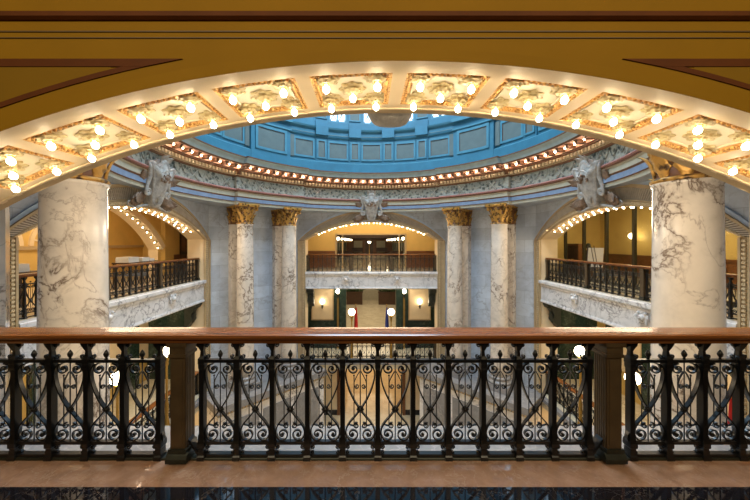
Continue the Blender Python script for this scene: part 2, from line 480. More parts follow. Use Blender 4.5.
# archivolts on the rotunda side: beaded inner band, fluted outer band, jamb strips
OX, OZ = HW + .43, SPR - .06
OR_ = (OX ** 2 + (RA + ZC + .68 - OZ) ** 2) / (2 * (RA + ZC + .68 - OZ)); OC = RA + ZC + .68 - OR_; OA = math.asin(OX / OR_)
def fo(u, v, t):      # u -1..1 along the arch, t 0 at the intrados, 1 at the outer moulding
    xi, zi = RA * sin(u * A0), ZC + RA * cos(u * A0); xo, zo = OR_ * sin(u * OA), OC + OR_ * cos(u * OA)
    return (xi + (xo - xi) * t, v, zi + (zo - zi) * t)
def archivolt():
    mb = MB()
    mb.pbox(fo, -1, 1, WF - .07, WF + .02, 0, .25, 50, 0)
    mb.pbox(fo, -1, 1, WF - .05, WF + .02, .24, .86, 50, 1)
    mb.pbox(fo, -1, 1, WF - .11, WF + .02, .85, 1.0, 50, 0)
    mb.pbox(fo, -1, 1, WF - .10, WF + .02, .24, .30, 50, 0)
    mb.pbox(fo, -.99, .99, WF - .06, WF + .02, 1.0, 1.22, 50, 4)
    n = 120
    for i in range(n):
        u = -.99 + 1.98 * (i + .5) / n
        mb.pbox(fo, u - .0048, u + .0048, WF - .09, WF, .31, .84, 1, 2)
    for i in range(150):
        u = -1 + 2 * (i + .5) / 150
        mb.pbox(fo, u - .004, u + .004, WF - .095, WF, .06, .19, 1, 3)
    for sg in (-1, 1):
        z0, z1 = Z2, SPR - .06
        x0, x1 = sorted((sg * HW, sg * (HW + .42)))
        mb.box(x0, x1, WF - .05, WF + .02, z0, z1 + .05, 0)
        for xa, xb, d in ((HW - .001, HW + .05, .09), (HW + .17, HW + .21, .09), (HW + .36, HW + .43, .10)):
            xa, xb = sorted((sg * xa, sg * xb)); mb.box(xa, xb, WF - d, WF, z0, z1 + .04, 0)
        k = 0; z = z0 + .05
        while z < z1 - .04:
            xa, xb = sorted((sg * (HW + .075), sg * (HW + .145))); mb.box(xa, xb, WF - .1, WF, z, z + .05, 3); z += .092
    return mb
av_me = archivolt().mesh('archivolt', ['tan_plaster', 'dark_groove', 'tan_flute', 'bead_gilt', 'edge_blue'])
for B in (FAR, LEFT, RIGHT, NEAR): tag(link(trimname(), av_me, None, B), kind='structure')

# ------------------------------------------------------------------ cartouches at the arch crowns
def leaf(mb, base, length, width, curl, M, mi=0, lobes=3):
    n = 9; vs = []; fs = []
    for i in range(n + 1):
        t = i / n
        w = width * (sin(PI * min(1, t * .92 + .08)) ** .7) * (1 + .22 * cos(t * lobes * 2 * PI)) * .5
        z = length * t; y = -curl * t * t * t - .06 * length * sin(PI * t)
        if t > .8: z -= (t - .8) * curl * .8
        for s, dy in ((-1, .04 * length), (-.5, -.01 * length), (0, .02 * length), (.5, -.01 * length), (1, .04 * length)):
            vs.append((base[0] + s * w, base[1] + y + dy, base[2] + z))
    m = 5
    for i in range(n):
        for j in range(m - 1): fs.append((i * m + j, i * m + j + 1, (i + 1) * m + j + 1, (i + 1) * m + j))
    k = len(vs)
    vs += [(v[0], v[1] + .035 * length + .008, v[2]) for v in vs]
    for i in range(n):
        for j in range(m - 1): fs.append((k + i * m + j, k + (i + 1) * m + j, k + (i + 1) * m + j + 1, k + i * m + j + 1))
    for i in range(n):
        for j in (0, m - 1): fs.append((i * m + j, (i + 1) * m + j, k + (i + 1) * m + j, k + i * m + j))
    for j in range(m - 1): fs.append((n * m + j, n * m + j + 1, k + n * m + j + 1, k + n * m + j))
    mb.add(vs, fs, mi, M, True)
def shield_mesh():
    mb = MB(); n = 28; rings = 6
    half = [(0, -.86), (.14, -.83), (.22, -.66), (.28, -.36), (.34, -.06), (.42, .18), (.52, .36), (.50, .52), (.40, .50), (.29, .44), (.19, .50), (.13, .62), (0, .68)]
    out = smooth_path([(x, 0, z) for x, z in half], 3)
    loop = [(p[0], p[2]) for p in out] + [(-p[0], p[2]) for p in out[-2:0:-1]]
    N = len(loop); vs = []; fs = []
    prof = [(.8, .42), (1.0, .0), (1.0, -.16), (.93, -.22), (.84, -.19), (.78, -.20), (.5, -.29), (.2, -.33)]
    for (s, y) in prof: vs += [(p[0] * s, y, p[1] * s) for p in loop]
    for i in range(len(prof) - 1):
        for k in range(N): fs.append((i * N + k, i * N + (k + 1) % N, (i + 1) * N + (k + 1) % N, (i + 1) * N + k))
    fs.append(tuple((len(prof) - 1) * N + k for k in range(N)))
    mb.add(vs, fs, 0, None, True)
    return mb
shield_me = shield_mesh().mesh('shield', ['stone_carving'])
em = MB()
em.tube([(.19 * cos(2 * PI * i / 24), -.27, .10 + .25 * sin(2 * PI * i / 24)) for i in range(25)], .028, 6, 0)
for k in range(-2, 3): leaf(em, (0, 0, 0), .28, .12, .06, T((0, -.29, -.02)) @ RY(k * .6), 1)
em.ball((0, -.32, .12), .09, 10, 7, 1); em.ball((.05, -.34, .2), .05, 8, 6, 1); em.ball((-.06, -.33, .02), .06, 8, 6, 1)
leaf(em, (0, 0, 0), .5, .2, .04, T((0, -.25, -.70)), 0)
em_me = em.mesh('emblem', ['stone_carving', 'carving_brown'])
def foot_scroll(sg):
    mb = MB(); p = smooth_path([(sg * .12, -.05, -.80), (sg * .40, -.06, -.86), (sg * .68, -.05, -.93), (sg * .86, -.05, -.90)], 6)
    q = [(sg * x, -.05, z) for x, z in spiral(.86, -.82, .08, .015, -PI / 2, PI * 1.3, 14)]
    mb.tube(p + q[1:], [.05 - .001 * i for i in range(len(p) + 14)], 7)
    return mb
fs_me = {sg: foot_scroll(sg).mesh('foot_scroll', ['stone_carving']) for sg in (-1, 1)}
def scroll_mesh(sg):
    mb = MB()
    p = spiral(.42, -.40, .025, .12, 0, 4.2 * PI, 30)[::1]
    p = [(x, z) for x, z in p]
    path = [(sg * x, -.14 - .02 * i / 30, z) for i, (x, z) in enumerate(p)] + [(sg * .46, -.12, -.14), (sg * .42, -.10, .08), (sg * .50, -.12, .30), (sg * .60, -.14, .44)]
    mb.tube(path, [.034] * 31 + [.06, .075, .07, .03], 8)
    return mb
scr = {sg: scroll_mesh(sg).mesh('scroll', ['stone_carving']) for sg in (-1, 1)}
def cart_leaf():
    mb = MB(); leaf(mb, (0, 0, 0), .56, .30, .16, None); return mb
cl_me = cart_leaf().mesh('acanthus_leaf', ['carving_brown'])
cor_me = MB()
for k in (-1, 0, 1): leaf(cor_me, (0, 0, 0), .42, .2, .16, RY(k * .55))
cor_me = cor_me.mesh('crest', ['stone_carving'])
CART = {'far': 'carved stone shield cartouche over the far arch, straight across the rotunda', 'left': 'carved stone shield cartouche with scrolls over the left side arch',
        'right': 'carved stone shield cartouche with scrolls over the right side arch', 'near': 'carved cartouche whose tip hangs just under the near arch edge'}
for B, nm in ((FAR, 'far'), (LEFT, 'left'), (RIGHT, 'right'), (NEAR, 'near')):
    o = thing('mounted_cartouche', CART[nm], 'ornament', B @ T((0, WF - .40, 3.84)) @ RX(R_(13)) @ Matrix.Diagonal((1.12, 1.1, 1.08, 1)), 'cartouches at the arch crowns')
    link('shield', shield_me, o); link('emblem', em_me, o)
    for sg in (-1, 1):
        link('scroll', scr[sg], o)
        if B is not NEAR: link('foot_scroll', fs_me[sg], o)
        link('acanthus_leaf', cl_me, o, T((sg * .40, -.06, -.16)) @ RY(sg * .9))
        if B is NEAR: continue
        link('acanthus_leaf', cl_me, o, T((sg * .34, -.06, -.52)) @ RY(sg * 2.0))
        link('acanthus_leaf', cl_me, o, T((sg * .36, -.06, -.66)) @ RY(sg * 1.5))
        link('acanthus_leaf', cl_me, o, T((sg * .46, -.06, -.80)) @ RY(sg * 1.35))
    link('crest', cor_me, o, T((0, -.12, .46)))

# ------------------------------------------------------------------ diagonal pier walls with pilasters
DW = (4.29 + WF) / math.sqrt(2)      # 8.52
def capital_mesh(w, square=False):
    """Corinthian capital, foot at z = 0, 0.93 high; w = shaft radius"""
    mb = MB()
    if square:
        mb.sq([(w, 0), (w * 1.04, .05), (w * .96, .08), (w * 1.0, .5), (w * 1.18, .8)], 1, None, .45)
        for x in (-.6, 0, .6):
            for z0, ln, cu in ((.06, .42, .14), (.30, .42, .18)):
                leaf(mb, (x * w * (1 if z0 < .2 else .82), -w * .45 - .01, z0), ln, w * .62, cu, None)
        for sg in (-1, 1):
            for z0 in (.06, .32): leaf(mb, (0, -w - .01, z0), .42, w * .6, .14, RZ(sg * PI / 2))
    else:
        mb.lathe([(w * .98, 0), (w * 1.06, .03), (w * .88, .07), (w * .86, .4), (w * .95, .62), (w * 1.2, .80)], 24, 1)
        for k in range(8):
            leaf(mb, (0, -w * .93, .05), .43, w * .66, .20, RZ(k * PI / 4))
            leaf(mb, (0, -w * .95, .26), .50, w * .56, .24, RZ(k * PI / 4 + PI / 8))
        for k in range(4):
            leaf(mb, (0, -w * 1.0, .5), .30, w * .4, .10, RZ(k * PI / 2))
    return mb
def abacus_mesh(w, square=False):
    mb = MB(); s = w * 1.36; pts = []
    for k in range(4):
        a = PI / 4 + k * PI / 2
        c = Vector((cos(a), sin(a), 0)) * s * 1.36; t = Vector((-sin(a), cos(a), 0)) * .06
        pts.append(c - t); pts.append(c + t)
        am = a + PI / 4
        for off, rr in ((-.5, .97), (0, .90), (.5, .97)):
            q = Vector((cos(am), sin(am), 0)) * s * rr + Vector((-sin(am), cos(am), 0)) * off * s
            pts.append(q)
    n = len(pts); vs = []; fs = []
    dy = .5 if square else 1
    for sc_, z in ((.94, .79), (.98, .84), (1.0, .86), (1.0, .93)): vs += [(p.x * sc_, p.y * sc_ * dy, z) for p in pts]
    for i in range(3):
        for k in range(n): fs.append((i * n + k, i * n + (k + 1) % n, (i + 1) * n + (k + 1) % n, (i + 1) * n + k))
    fs += [tuple(range(n - 1, -1, -1)), tuple(3 * n + k for k in range(n))]
    mb.add(vs, fs, 0)
    for k in range(4):
        M = RZ(k * PI / 2) if not square else (RZ(k * PI) if k < 2 else None)
        if M is not None: mb.ball((0, -s * (.9 if not square else .47), .86), .07, 8, 6, 0, M)
    return mb
def volute_mesh(w):
    mb = MB()
    p = spiral(w * 1.42, .70, .012, .085, PI * .2, PI * .5 + 4 * PI, 26)
    path = [(x, -.01, z) for x, z in p] + [(w * 1.15, 0, .74), (w * .98, 0, .58)]
    mb.tube(path, [.022] * 27 + [.03, .02], 6)
    mb.tube([(q[0], q[1] + .06, q[2]) for q in path], [.022] * 27 + [.03, .02], 6)
    mb.ball((w * 1.42, .02, .70), .035, 8, 6)
    return mb
SR = .40
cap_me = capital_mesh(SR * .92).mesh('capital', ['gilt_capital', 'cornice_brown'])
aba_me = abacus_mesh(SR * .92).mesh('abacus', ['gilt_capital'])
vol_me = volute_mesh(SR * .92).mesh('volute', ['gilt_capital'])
H0, H1 = Z2, 2.61
shaft = MB()
sh = []
for i in range(13):
    t = i / 12; r = SR * (1.0 - .10 * t ** 1.8); sh.append((r, H0 + .62 + (H1 - .08 - H0 - .62) * t))
shaft.lathe(sh + [(SR * .94, H1 - .06), (SR * .97, H1 - .03), (SR * .93, H1)], 48)
shaft_me = shaft.mesh('shaft', ['column_marble'])
basem = MB(); basem.sq([(SR * 1.45, H0), (SR * 1.45, H0 + .3)]); basem.lathe([(SR * 1.36, H0 + .3), (SR * 1.42, H0 + .36), (SR * 1.36, H0 + .42), (SR * 1.18, H0 + .45), (SR * 1.15, H0 + .5), (SR * 1.25, H0 + .55), (SR * 1.18, H0 + .6), (SR * 1.02, H0 + .63)], 40)
base_me = basem.mesh('base', ['ledge_marble'])
neck_me = MB().lathe([(SR * .93, H1 - .02), (SR * .99, H1), (SR * 1.0, H1 + .03), (SR * .93, H1 + .05)], 32).mesh('necking', ['gilt_capital'])
cb = 4.40; ca = 6.07
CL = {('near', 'left', 'a'): 'big veined marble column standing free in front of the left balcony', ('near', 'right', 'a'): 'big veined marble column standing free in front of the right balcony',
      ('near', 'left', 'b'): 'marble column hidden directly behind the big left column', ('near', 'right', 'b'): 'marble column hidden directly behind the big right column',
      ('far', 'left', 'a'): 'far marble column beside the left jamb of the far arch', ('far', 'right', 'a'): 'far marble column beside the right jamb of the far arch',
      ('far', 'left', 'b'): 'far marble column between the left side arch and the blue-grey wall strip', ('far', 'right', 'b'): 'far marble column between the right side arch and the blue-grey wall strip'}
for dep, sy in (('near', -1), ('far', 1)):
    for side, sx in (('left', -1), ('right', 1)):
        for k, (px, py) in (('a', (cb, ca)), ('b', (ca, cb))):
            o = thing('marble_column', CL[(dep, side, k)], 'column', T((sx * px - (.075 if (dep, side) == ('near', 'right') else 0), CY + sy * py, 0)), 'giant marble columns of the rotunda'); o['kind'] = 'thing'
            ang = math.atan2(sy, sx)
            link('base', base_me, o, RZ(ang)); link('shaft', shaft_me, o, RZ(random.uniform(0, 6))); link('necking', neck_me, o)
            c = link('capital', cap_me, o, T((0, 0, H1)) @ RZ(ang))
            link('abacus', aba_me, c)
            for q in range(4): link('volute', vol_me, c, RZ(PI / 4 + q * PI / 2))
def pier_wall():
    mb = MB(); hl = (WF - 4.29) / math.sqrt(2)
    mb.box(-hl - .05, hl + .05, DW, DW + .35, Z1, 5.6, 0)
    mb.box(-hl - .0, hl + .0, DW - .05, DW + .02, Z2, Z2 + .5, 0)
    return mb
pier_me = pier_wall().mesh('pier_wall', ['wall_marble'])
pil_me = MB(); pil_me.box(-.36, .36, DW - .32, DW + .02, Z2 + .45, 2.61); pil_me.box(-.40, .40, DW - .37, DW + .02, Z2, Z2 + .45)
pil_me = pil_me.mesh('pilaster', ['column_marble'])
pc = MB(); pc_me = capital_mesh(.37, True).mesh('pilaster_capital', ['gilt_capital', 'cornice_brown']); pa_me = abacus_mesh(.34, True).mesh('pilaster_abacus', ['gilt_capital'])
DS = (ca - cb) / math.sqrt(2)
for nm, d in (('wall_far_left', 45), ('wall_far_right', -45), ('wall_near_left', 135), ('wall_near_right', -135)):
    w = tag(link(nm, pier_me, None, bay(d)), kind='structure')
    for sg in (-1, 1):
        link('pilaster', pil_me, w, T((sg * DS, 0, 0)))
        link('pilaster_capital', pc_me, w, T((sg * DS, DW - .14, 2.61)))
        link('pilaster_abacus', pa_me, w, T((sg * DS, DW - .14, 2.61)))

# ------------------------------------------------------------------ entablature ring, breaking forward over the piers
ST = .2; SA = R_(14.5)
def off(th):
    d = ((math.degrees(th) - 45) % 90); d = min(d, 90 - d)
    return ST if d < 14.5 else 0.0
def ring_angles(n=240):
    out = []
    for i in range(n): out.append((2 * PI * i / n, None))
    br = []
    for q in range(4):
        c = PI / 4 + q * PI / 2
        br += [(c - SA - 1e-4, 0.0), (c - SA + 1e-4, ST), (c + SA - 1e-4, ST), (c + SA + 1e-4, 0.0)]
    allv = [(a % (2 * PI), off(a)) for a, _ in out] + br
    return sorted(allv)
RANG = ring_angles()
def rlim(a):          # keep the ring's backs inside the octagon of walls
    d = math.degrees(a) % 90; d = min(d, 90 - d)
    return min((WF + .08) / cos(R_(d)), (DW + .1) / cos(R_(45 - d)))
def ring(prof, mis=None, smooth=False):
    mb = MB(); n = len(RANG); vs = []; fs = []; m = len(prof)
    for a, o in RANG: vs += [fr(a, z, min(r - o, rlim(a))) for r, z in prof]
    base = len(mb.v)
    for j in range(m - 1):
        fs = []
        for i in range(n):
            i2 = (i + 1) % n
            fs.append((i * m + j, i * m + j + 1, i2 * m + j + 1, i2 * m + j))
        if j == 0: mb.add(vs, fs, mis[j] if mis else 0)
        else:
            for f in fs: mb.f.append(tuple(base + q for q in f)); mb.m.append(mis[j] if mis else 0); mb.s.append(smooth)
    return mb
# architrave
mb = ring([(9.3, 3.48), (7.36, 3.48), (7.36, 3.60), (7.34, 3.62), (7.31, 3.62), (7.31, 3.79), (7.27, 3.84), (7.27, 3.99), (7.22, 4.03), (7.22, 4.08), (7.45, 4.09)], [4, 0, 2, 2, 1, 2, 0, 0, 2, 2])
struct(trimname(), mb, ['arch_cream', 'arch_blue', 'cornice_brown', 'cyma_grey', 'wall_marble'], ROT)
# rope moulding
mb = ring([(7.45, 4.085), (7.20, 4.09), (7.165, 4.13), (7.20, 4.175), (7.45, 4.18)])
struct(trimname(), mb, ['rope_pink'], ROT)
# frieze with garlands
mb = ring([(7.34, 4.16), (7.34, 4.74)])
for i in range(112):
    a = 2 * PI * (i + .5) / 112; d = PI / 112; o = off(a)
    if off(a - d) != o or off(a + d) != o: continue
    mb.tube([fr(a + d * (-1 + 2 * t / 6), 4.66 - .34 * (1 - abs(-1 + t / 3) ** 2) * .8, 7.32 - o) for t in range(7)], .022, 5, 1)
    mb.ball(fr(a + d, 4.65, 7.32 - o), .045, 6, 4, 1)
    if i % 4 == 0:
        mb.tube([fr(a - d, 4.22, 7.31 - o), fr(a + d, 4.66, 7.31 - o)], .02, 5, 2); mb.tube([fr(a + d, 4.22, 7.31 - o), fr(a - d, 4.66, 7.31 - o)], .02, 5, 2)
struct(trimname(), mb, ['frieze_relief', 'frieze_relief', 'garland_stone'], ROT)
# bead course
mb = ring([(7.45, 4.70), (7.28, 4.72), (7.26, 4.78), (7.22, 4.80), (7.20, 4.93), (7.12, 4.98), (7.12, 5.02), (7.45, 5.03)], [1, 1, 0, 1, 1, 1, 1])
for i in range(260):
    a = 2 * PI * i / 260; mb.pbox(fr, a - .0075, a + .0075, 4.80, 4.935, 7.12 - off(a), 7.22 - off(a), 1, 0)
struct(trimname(), mb, ['bead_gilt', 'cornice_brown'], ROT)
# cornice: coffered soffit with modillions, pale cyma, brown lip
mb = ring([(7.3, 5.03), (7.10, 5.05), (7.08, 5.19), (6.72, 5.20), (6.70, 5.23), (6.66, 5.25), (6.62, 5.36), (6.54, 5.44), (6.52, 5.47), (6.50, 5.475), (6.50, 5.52), (6.56, 5.54), (7.6, 5.58)], [1, 0, 0, 1, 1, 2, 2, 2, 1, 1, 1, 2])
NB = 90
for i in range(NB):
    a = 2 * PI * (i + .5) / NB; o = off(a)
    mb.pbox(fr, a - .0085, a + .0085, 5.06, 5.195, 6.80 - o, 7.12 - o, 1, 1)
    mb.pbox(fr, a - .011, a + .011, 5.165, 5.20, 6.76 - o, 7.12 - o, 1, 1)
struct(trimname(), mb, ['cornice_soffit', 'cornice_brown', 'cyma_grey'], ROT)
cb_mb = MB(); cb_mb.lathe([(.05, .0), (.055, -.012), (.035, -.03), (.022, -.04)], 12, 0); cb_mb.ball((0, 0, -.068), .034, 10, 7, 1)
cb_me = cb_mb.mesh('cornice_bulb', ['bead_gilt', 'cornice_bulb_glow'])
for i in range(NB):
    a = 2 * PI * i / NB
    d = math.degrees(a); d = d - 360 if d > 180 else d
    if abs(d) > 106: continue
    tag(link('cornice_bulb', cb_me, None, ROT @ T(fr(a, 5.196, 6.92 - off(a)))), 'small glowing bulb between brackets in the ring under the dome cornice', 'bulb', 'bulbs of the dome cornice')

# ------------------------------------------------------------------ drum and dome
DR = 7.32
def drum():
    mb = MB(); n = 192
    prof = [(DR - .18, 5.56, 0), (DR - .18, 6.12, 0), (DR - .10, 6.18, 1), (DR, 6.22, 1), (DR, 7.50, 0), (DR - .10, 7.56, 1), (DR - .14, 7.66, 0), (DR - .06, 7.72, 2), (DR - .06, 7.90, 0), (DR - .2, 7.98, 1), (DR - .24, 8.06, 1), (DR, 8.10, 0), (DR, 8.46, 0)]
    vs = []
    for r, z, _ in prof: vs += [fr(2 * PI * i / n, z, r) for i in range(n)]
    for j in range(len(prof) - 1):
        fs = [(j * n + i, j * n + (i + 1) % n, (j + 1) * n + (i + 1) % n, (j + 1) * n + i) for i in range(n)]
        if j == 0: mb.add(vs, fs, prof[j + 1][2])
        else:
            for f in fs: mb.f.append(f); mb.m.append(prof[j + 1][2]); mb.s.append(False)
    def panel(t0, t1, z0, z1, r, fw=.11):
        t0, t1 = R_(t0), R_(t1); k = max(2, int((t1 - t0) * 40)); da = fw / r
        mb.pbox(fr, t0, t1, z0, z0 + fw, r - .06, r + .02, k, 1); mb.pbox(fr, t0, t1, z1 - fw, z1, r - .06, r + .02, k, 1)
        mb.pbox(fr, t0, t0 + da, z0, z1, r - .06, r + .02, 1, 1); mb.pbox(fr, t1 - da, t1, z0, z1, r - .06, r + .02, 1, 1)
        mb.pbox(fr, t0 + da, t1 - da, z0 + fw, z1 - fw, r - .012, r + .02, k, 2)
        # dark bead inside the frame
        mb.pbox(fr, t0 + da, t1 - da, z0 + fw, z0 + fw + .02, r - .03, r, k, 3); mb.pbox(fr, t0 + da, t1 - da, z1 - fw - .02, z1 - fw, r - .03, r, k, 3)
        mb.pbox(fr, t0 + da, t0 + da + .003, z0 + fw, z1 - fw, r - .03, r, 1, 3); mb.pbox(fr, t1 - da - .003, t1 - da, z0 + fw, z1 - fw, r - .03, r, 1, 3)
    for q in range(4):
        b = 90 * q
        for t in (-30, -15, 0, 15, 30):
            panel(b + t - 4.6, b + t + 4.6, 6.34, 7.38, DR)
        for t in (-22.5, -7.5, 7.5, 22.5):
            # pilaster strips between the panels, running up between the windows
            mb.pbox(fr, R_(b + t - 2.6), R_(b + t + 2.6), 5.7, 8.46, DR - .09, DR + .02, 2, 0)
            panel(b + t - 2.1, b + t + 2.1, 6.34, 7.38, DR - .09, .09)
            mb.pbox(fr, R_(b + t - 2.8), R_(b + t + 2.8), 7.6, 8.085, DR - .28, DR + .02, 2, 0)
        mb.pbox(fr, R_(b + 36.5), R_(b + 53.5), 5.6, 8.46, DR - .2, DR + .02, 8, 0)
        panel(b + 38.2, b + 51.8, 6.26, 7.46, DR - .2, .13)
        for z0, z1, d in ((7.52, 7.60, .1), (7.92, 8.08, .2)): mb.pbox(fr, R_(b + 36.2), R_(b + 53.8), z0, z1, DR - .2 - d, DR, 8, 1)
        for t in (35.4, 54.6): mb.pbox(fr, R_(b + t - .9), R_(b + t + .9), 6.3, 7.42, DR - .1, DR, 1, 2)
    # window storey: solid wall between openings
    zt = 10.25
    WN = [90 * q + t for q in range(4) for t in (-30, -15, 0, 15, 30)]; hwn = 4.0
    e = 0
    edges = sorted(x % 360 for x in WN)
    for i, c in enumerate(edges):
        nx = edges[(i + 1) % len(edges)]; nx = nx + 360 if nx <= c else nx
        a, b_ = c + hwn, nx - hwn
        mb.pbox(fr, R_(a), R_(b_), 8.44, zt, DR, DR + .25, max(2, int((b_ - a) / 2)), 0)
        w = (b_ - a) / 2; m_ = (a + b_) / 2
        panel(m_ - w * .72, m_ + w * .72, 8.58, zt - .15, DR, .07)
    mb.pbox(fr, 0, 2 * PI, zt, zt + .5, DR - .0, DR + .25, 120, 0)
    mb.pbox(fr, 0, 2 * PI, zt + .1, zt + .22, DR - .15, DR + .2, 120, 1)
    mb.pbox(fr, 0, 2 * PI, zt + .4, zt + .6, DR - .3, DR + .2, 120, 1)
    return mb
struct('wall_drum', drum(), ['drum_blue', 'drum_trim', 'drum_grey', 'cornice_brown'], ROT)
wi = 0
def win():
    mb = MB(); r = DR + .1; h = R_(4.0)
    mb.pbox(fr, -h, h, 8.44, 10.27, r + .08, r + .1, 4, 1)
    for z0, z1 in ((8.44, 8.56), (10.15, 10.27), (9.32, 9.37)): mb.pbox(fr, -h, h, z0, z1, r - .06, r + .08, 3, 0)
    for a0, a1 in ((-h, -h + .012), (h - .012, h), (-.004, .004)): mb.pbox(fr, a0, a1, 8.44, 10.27, r - .06, r + .08, 1, 0)
    for z0, z1 in ((8.56, 9.32), (9.37, 10.15)):
        for a0, a1 in ((-h + .012, -.004), (.004, h - .012)):
            mb.tube([fr(a0, z0, r), fr(a1, z1, r)], .022, 4, 0); mb.tube([fr(a1, z0, r), fr(a0, z1, r)], .022, 4, 0)
    return mb
win_me = win().mesh('window', ['drum_trim', 'daylight_pane'])
for t in [90 * q + d for q in (0, 1, 2, 3) for d in (-30, -15, 0, 15, 30)]:
    wi += 1
    tag(link('window_%d' % wi, win_me, None, ROT @ RZ(-R_(t))), kind='structure')
dome = MB(); prof = [((DR + .1) * cos(PI / 2 * i / 14), 10.8 + 5.2 * sin(PI / 2 * i / 14)) for i in range(14)] + [(.02, 16.0)]
dome.lathe(prof, 64, caps=False)
struct('ceiling_dome', dome, ['drum_trim'], ROT)

# ------------------------------------------------------------------ floors of the upper gallery
mb = MB(); mb.box(-9, 9, 2.232, CY - WF - .2 + .18, -.25, 0, 0); struct('floor', mb, ['floor_marble'])
mb = MB(); mb.box(-9, 9, -4, 2.232, -.25, 0, 0)
struct('floor_border', mb, ['border_marble'])
# marble ledge outside the railing
mb = MB(); mb.extr([(2.57, .004), (2.97, .004), (2.985, -.02), (2.985, -.07), (2.94, -.1), (2.94, -.2), (2.90, -.24), (2.90, -.95), (2.57, -.95)], -3.86, 3.86)
struct(trimname(), mb, ['ledge_marble'])
mb = MB(); mb.extr([(2.50, 0), (2.50, .012), (2.505, .018), (2.57, .018), (2.57, 0)], -3.86, 3.86)
struct(trimname(), mb, ['dark_bronze'])
# near gallery shell behind the camera
mb = MB(); mb.box(-9.2, -9, -4, 2.1, 0, 6, 0); struct('wall_gallery_left', mb, ['ochre_plaster'])
mb = MB(); mb.box(9, 9.2, -4, 2.1, 0, 6, 0); struct('wall_gallery_right', mb, ['ochre_plaster'])
mb = MB(); mb.box(-9.2, 9.2, -4.2, -4, 0, 6, 0); struct('wall_gallery_back', mb, ['ochre_plaster'])
mb = MB(); mb.box(-9.2, 9.2, -4.2, 2.1, 6, 6.2, 0); struct('ceiling', mb, ['hall_ceiling'])

# bay balconies: hall floor slab, marble fascia with mouldings, brackets
slab = MB(); slab.box(-5.4, 5.4, WB, 14.5, -.3, 0)
slab.box(-HW + .01, HW - .01, WF + .02, WB, -.3, 0)
slab_me = slab.mesh('hall_floor', ['hall_floor_marble'])
fas = MB()
fas.extr([(WF + .12, -1.0), (WF - .02, -1.0), (WF - .04, -.96), (WF - .02, -.90), (WF, -.88), (WF, -.30), (WF - .03, -.26), (WF - .03, -.20), (WF - .10, -.14), (WF - .12, -.12), (WF - .12, -.02), (WF - .10, .004), (WF + .12, .004)], -HW + .005, HW - .005, 0)
fas.box(-HW + .005, HW - .005, WF + .1, WB, -1.0, -.6, 0)
fas_me = fas.mesh('fascia', ['fascia_marble'])
orn = MB()
for x in (-1.5, 1.5):
    orn.box(x - .15, x + .15, WF - .06, WF + .01, -.62, -.26, 0)
    orn.ball((x, WF - .07, -.44), .10, 10, 6, 0)
    for sg in (-1, 1): leaf(orn, (0, 0, 0), .22, .12, .05, T((x + sg * .05, WF - .06, -.36)) @ RY(sg * 1.9))
    for sg in (-1, 1): orn.ball((x + sg * .12, WF - .06, -.31), .05, 8, 6, 0)
orn_me = orn.mesh('carved_block', ['fascia_marble'])
cons = MB()
P = smooth_path([(.0, -1.0, 0), (-.55, -1.0, 0), (-.58, -1.14, 0), (-.40, -1.3, 0), (-.30, -1.55, 0), (-.34, -1.75, 0), (-.20, -1.95, 0), (-.1, -2.1, 0), (0, -2.15, 0)], 4)
cons_p = [(p[0], p[1]) for p in P]
def console(sg):
    mb = MB(); n = len(cons_p)
    x0, x1 = sorted((sg * (HW - .42), sg * (HW - .05)))
    mb.extr([(WB - .1 + p[0], p[1]) for p in cons_p], x0, x1, 0)
    xm = (x0 + x1) / 2
    leaf(mb, (0, 0, 0), .5, .3, .1, T((xm, WB - .42, -1.9)), 0)
    mb.lathe([(.08, -.2), (.08, .2)], 14, 0, T((xm, WB - .58, -1.16)) @ RY(PI / 2))
    mb.lathe([(.01, -.14), (.05, -.06), (.06, 0), (.03, .06)], 10, 0, T((xm, WB - .2, -2.18)))
    return mb
cm = {sg: console(sg).mesh('bracket', ['console_green']) for sg in (-1, 1)}
for B, nm in ((FAR, 'far'), (LEFT, 'left'), (RIGHT, 'right')):
    tag(link('floor_hall_' + nm, slab_me, None, B), kind='structure')
    t = tag(link(trimname(), fas_me, None, B), kind='structure')
    link('carved_block', orn_me, t)
    for sg in (-1, 1):
        nearer = (nm == 'left' and sg < 0) or (nm == 'right' and sg > 0)
        side = ('left' if sg < 0 else 'right') + ' end' if nm == 'far' else ('near end' if nearer else 'far end')
        tag(link('bracket', cm[sg], None, B), 'dark scrolled bracket under the %s balcony fascia at its %s' % (nm, side), 'bracket', 'balcony brackets')

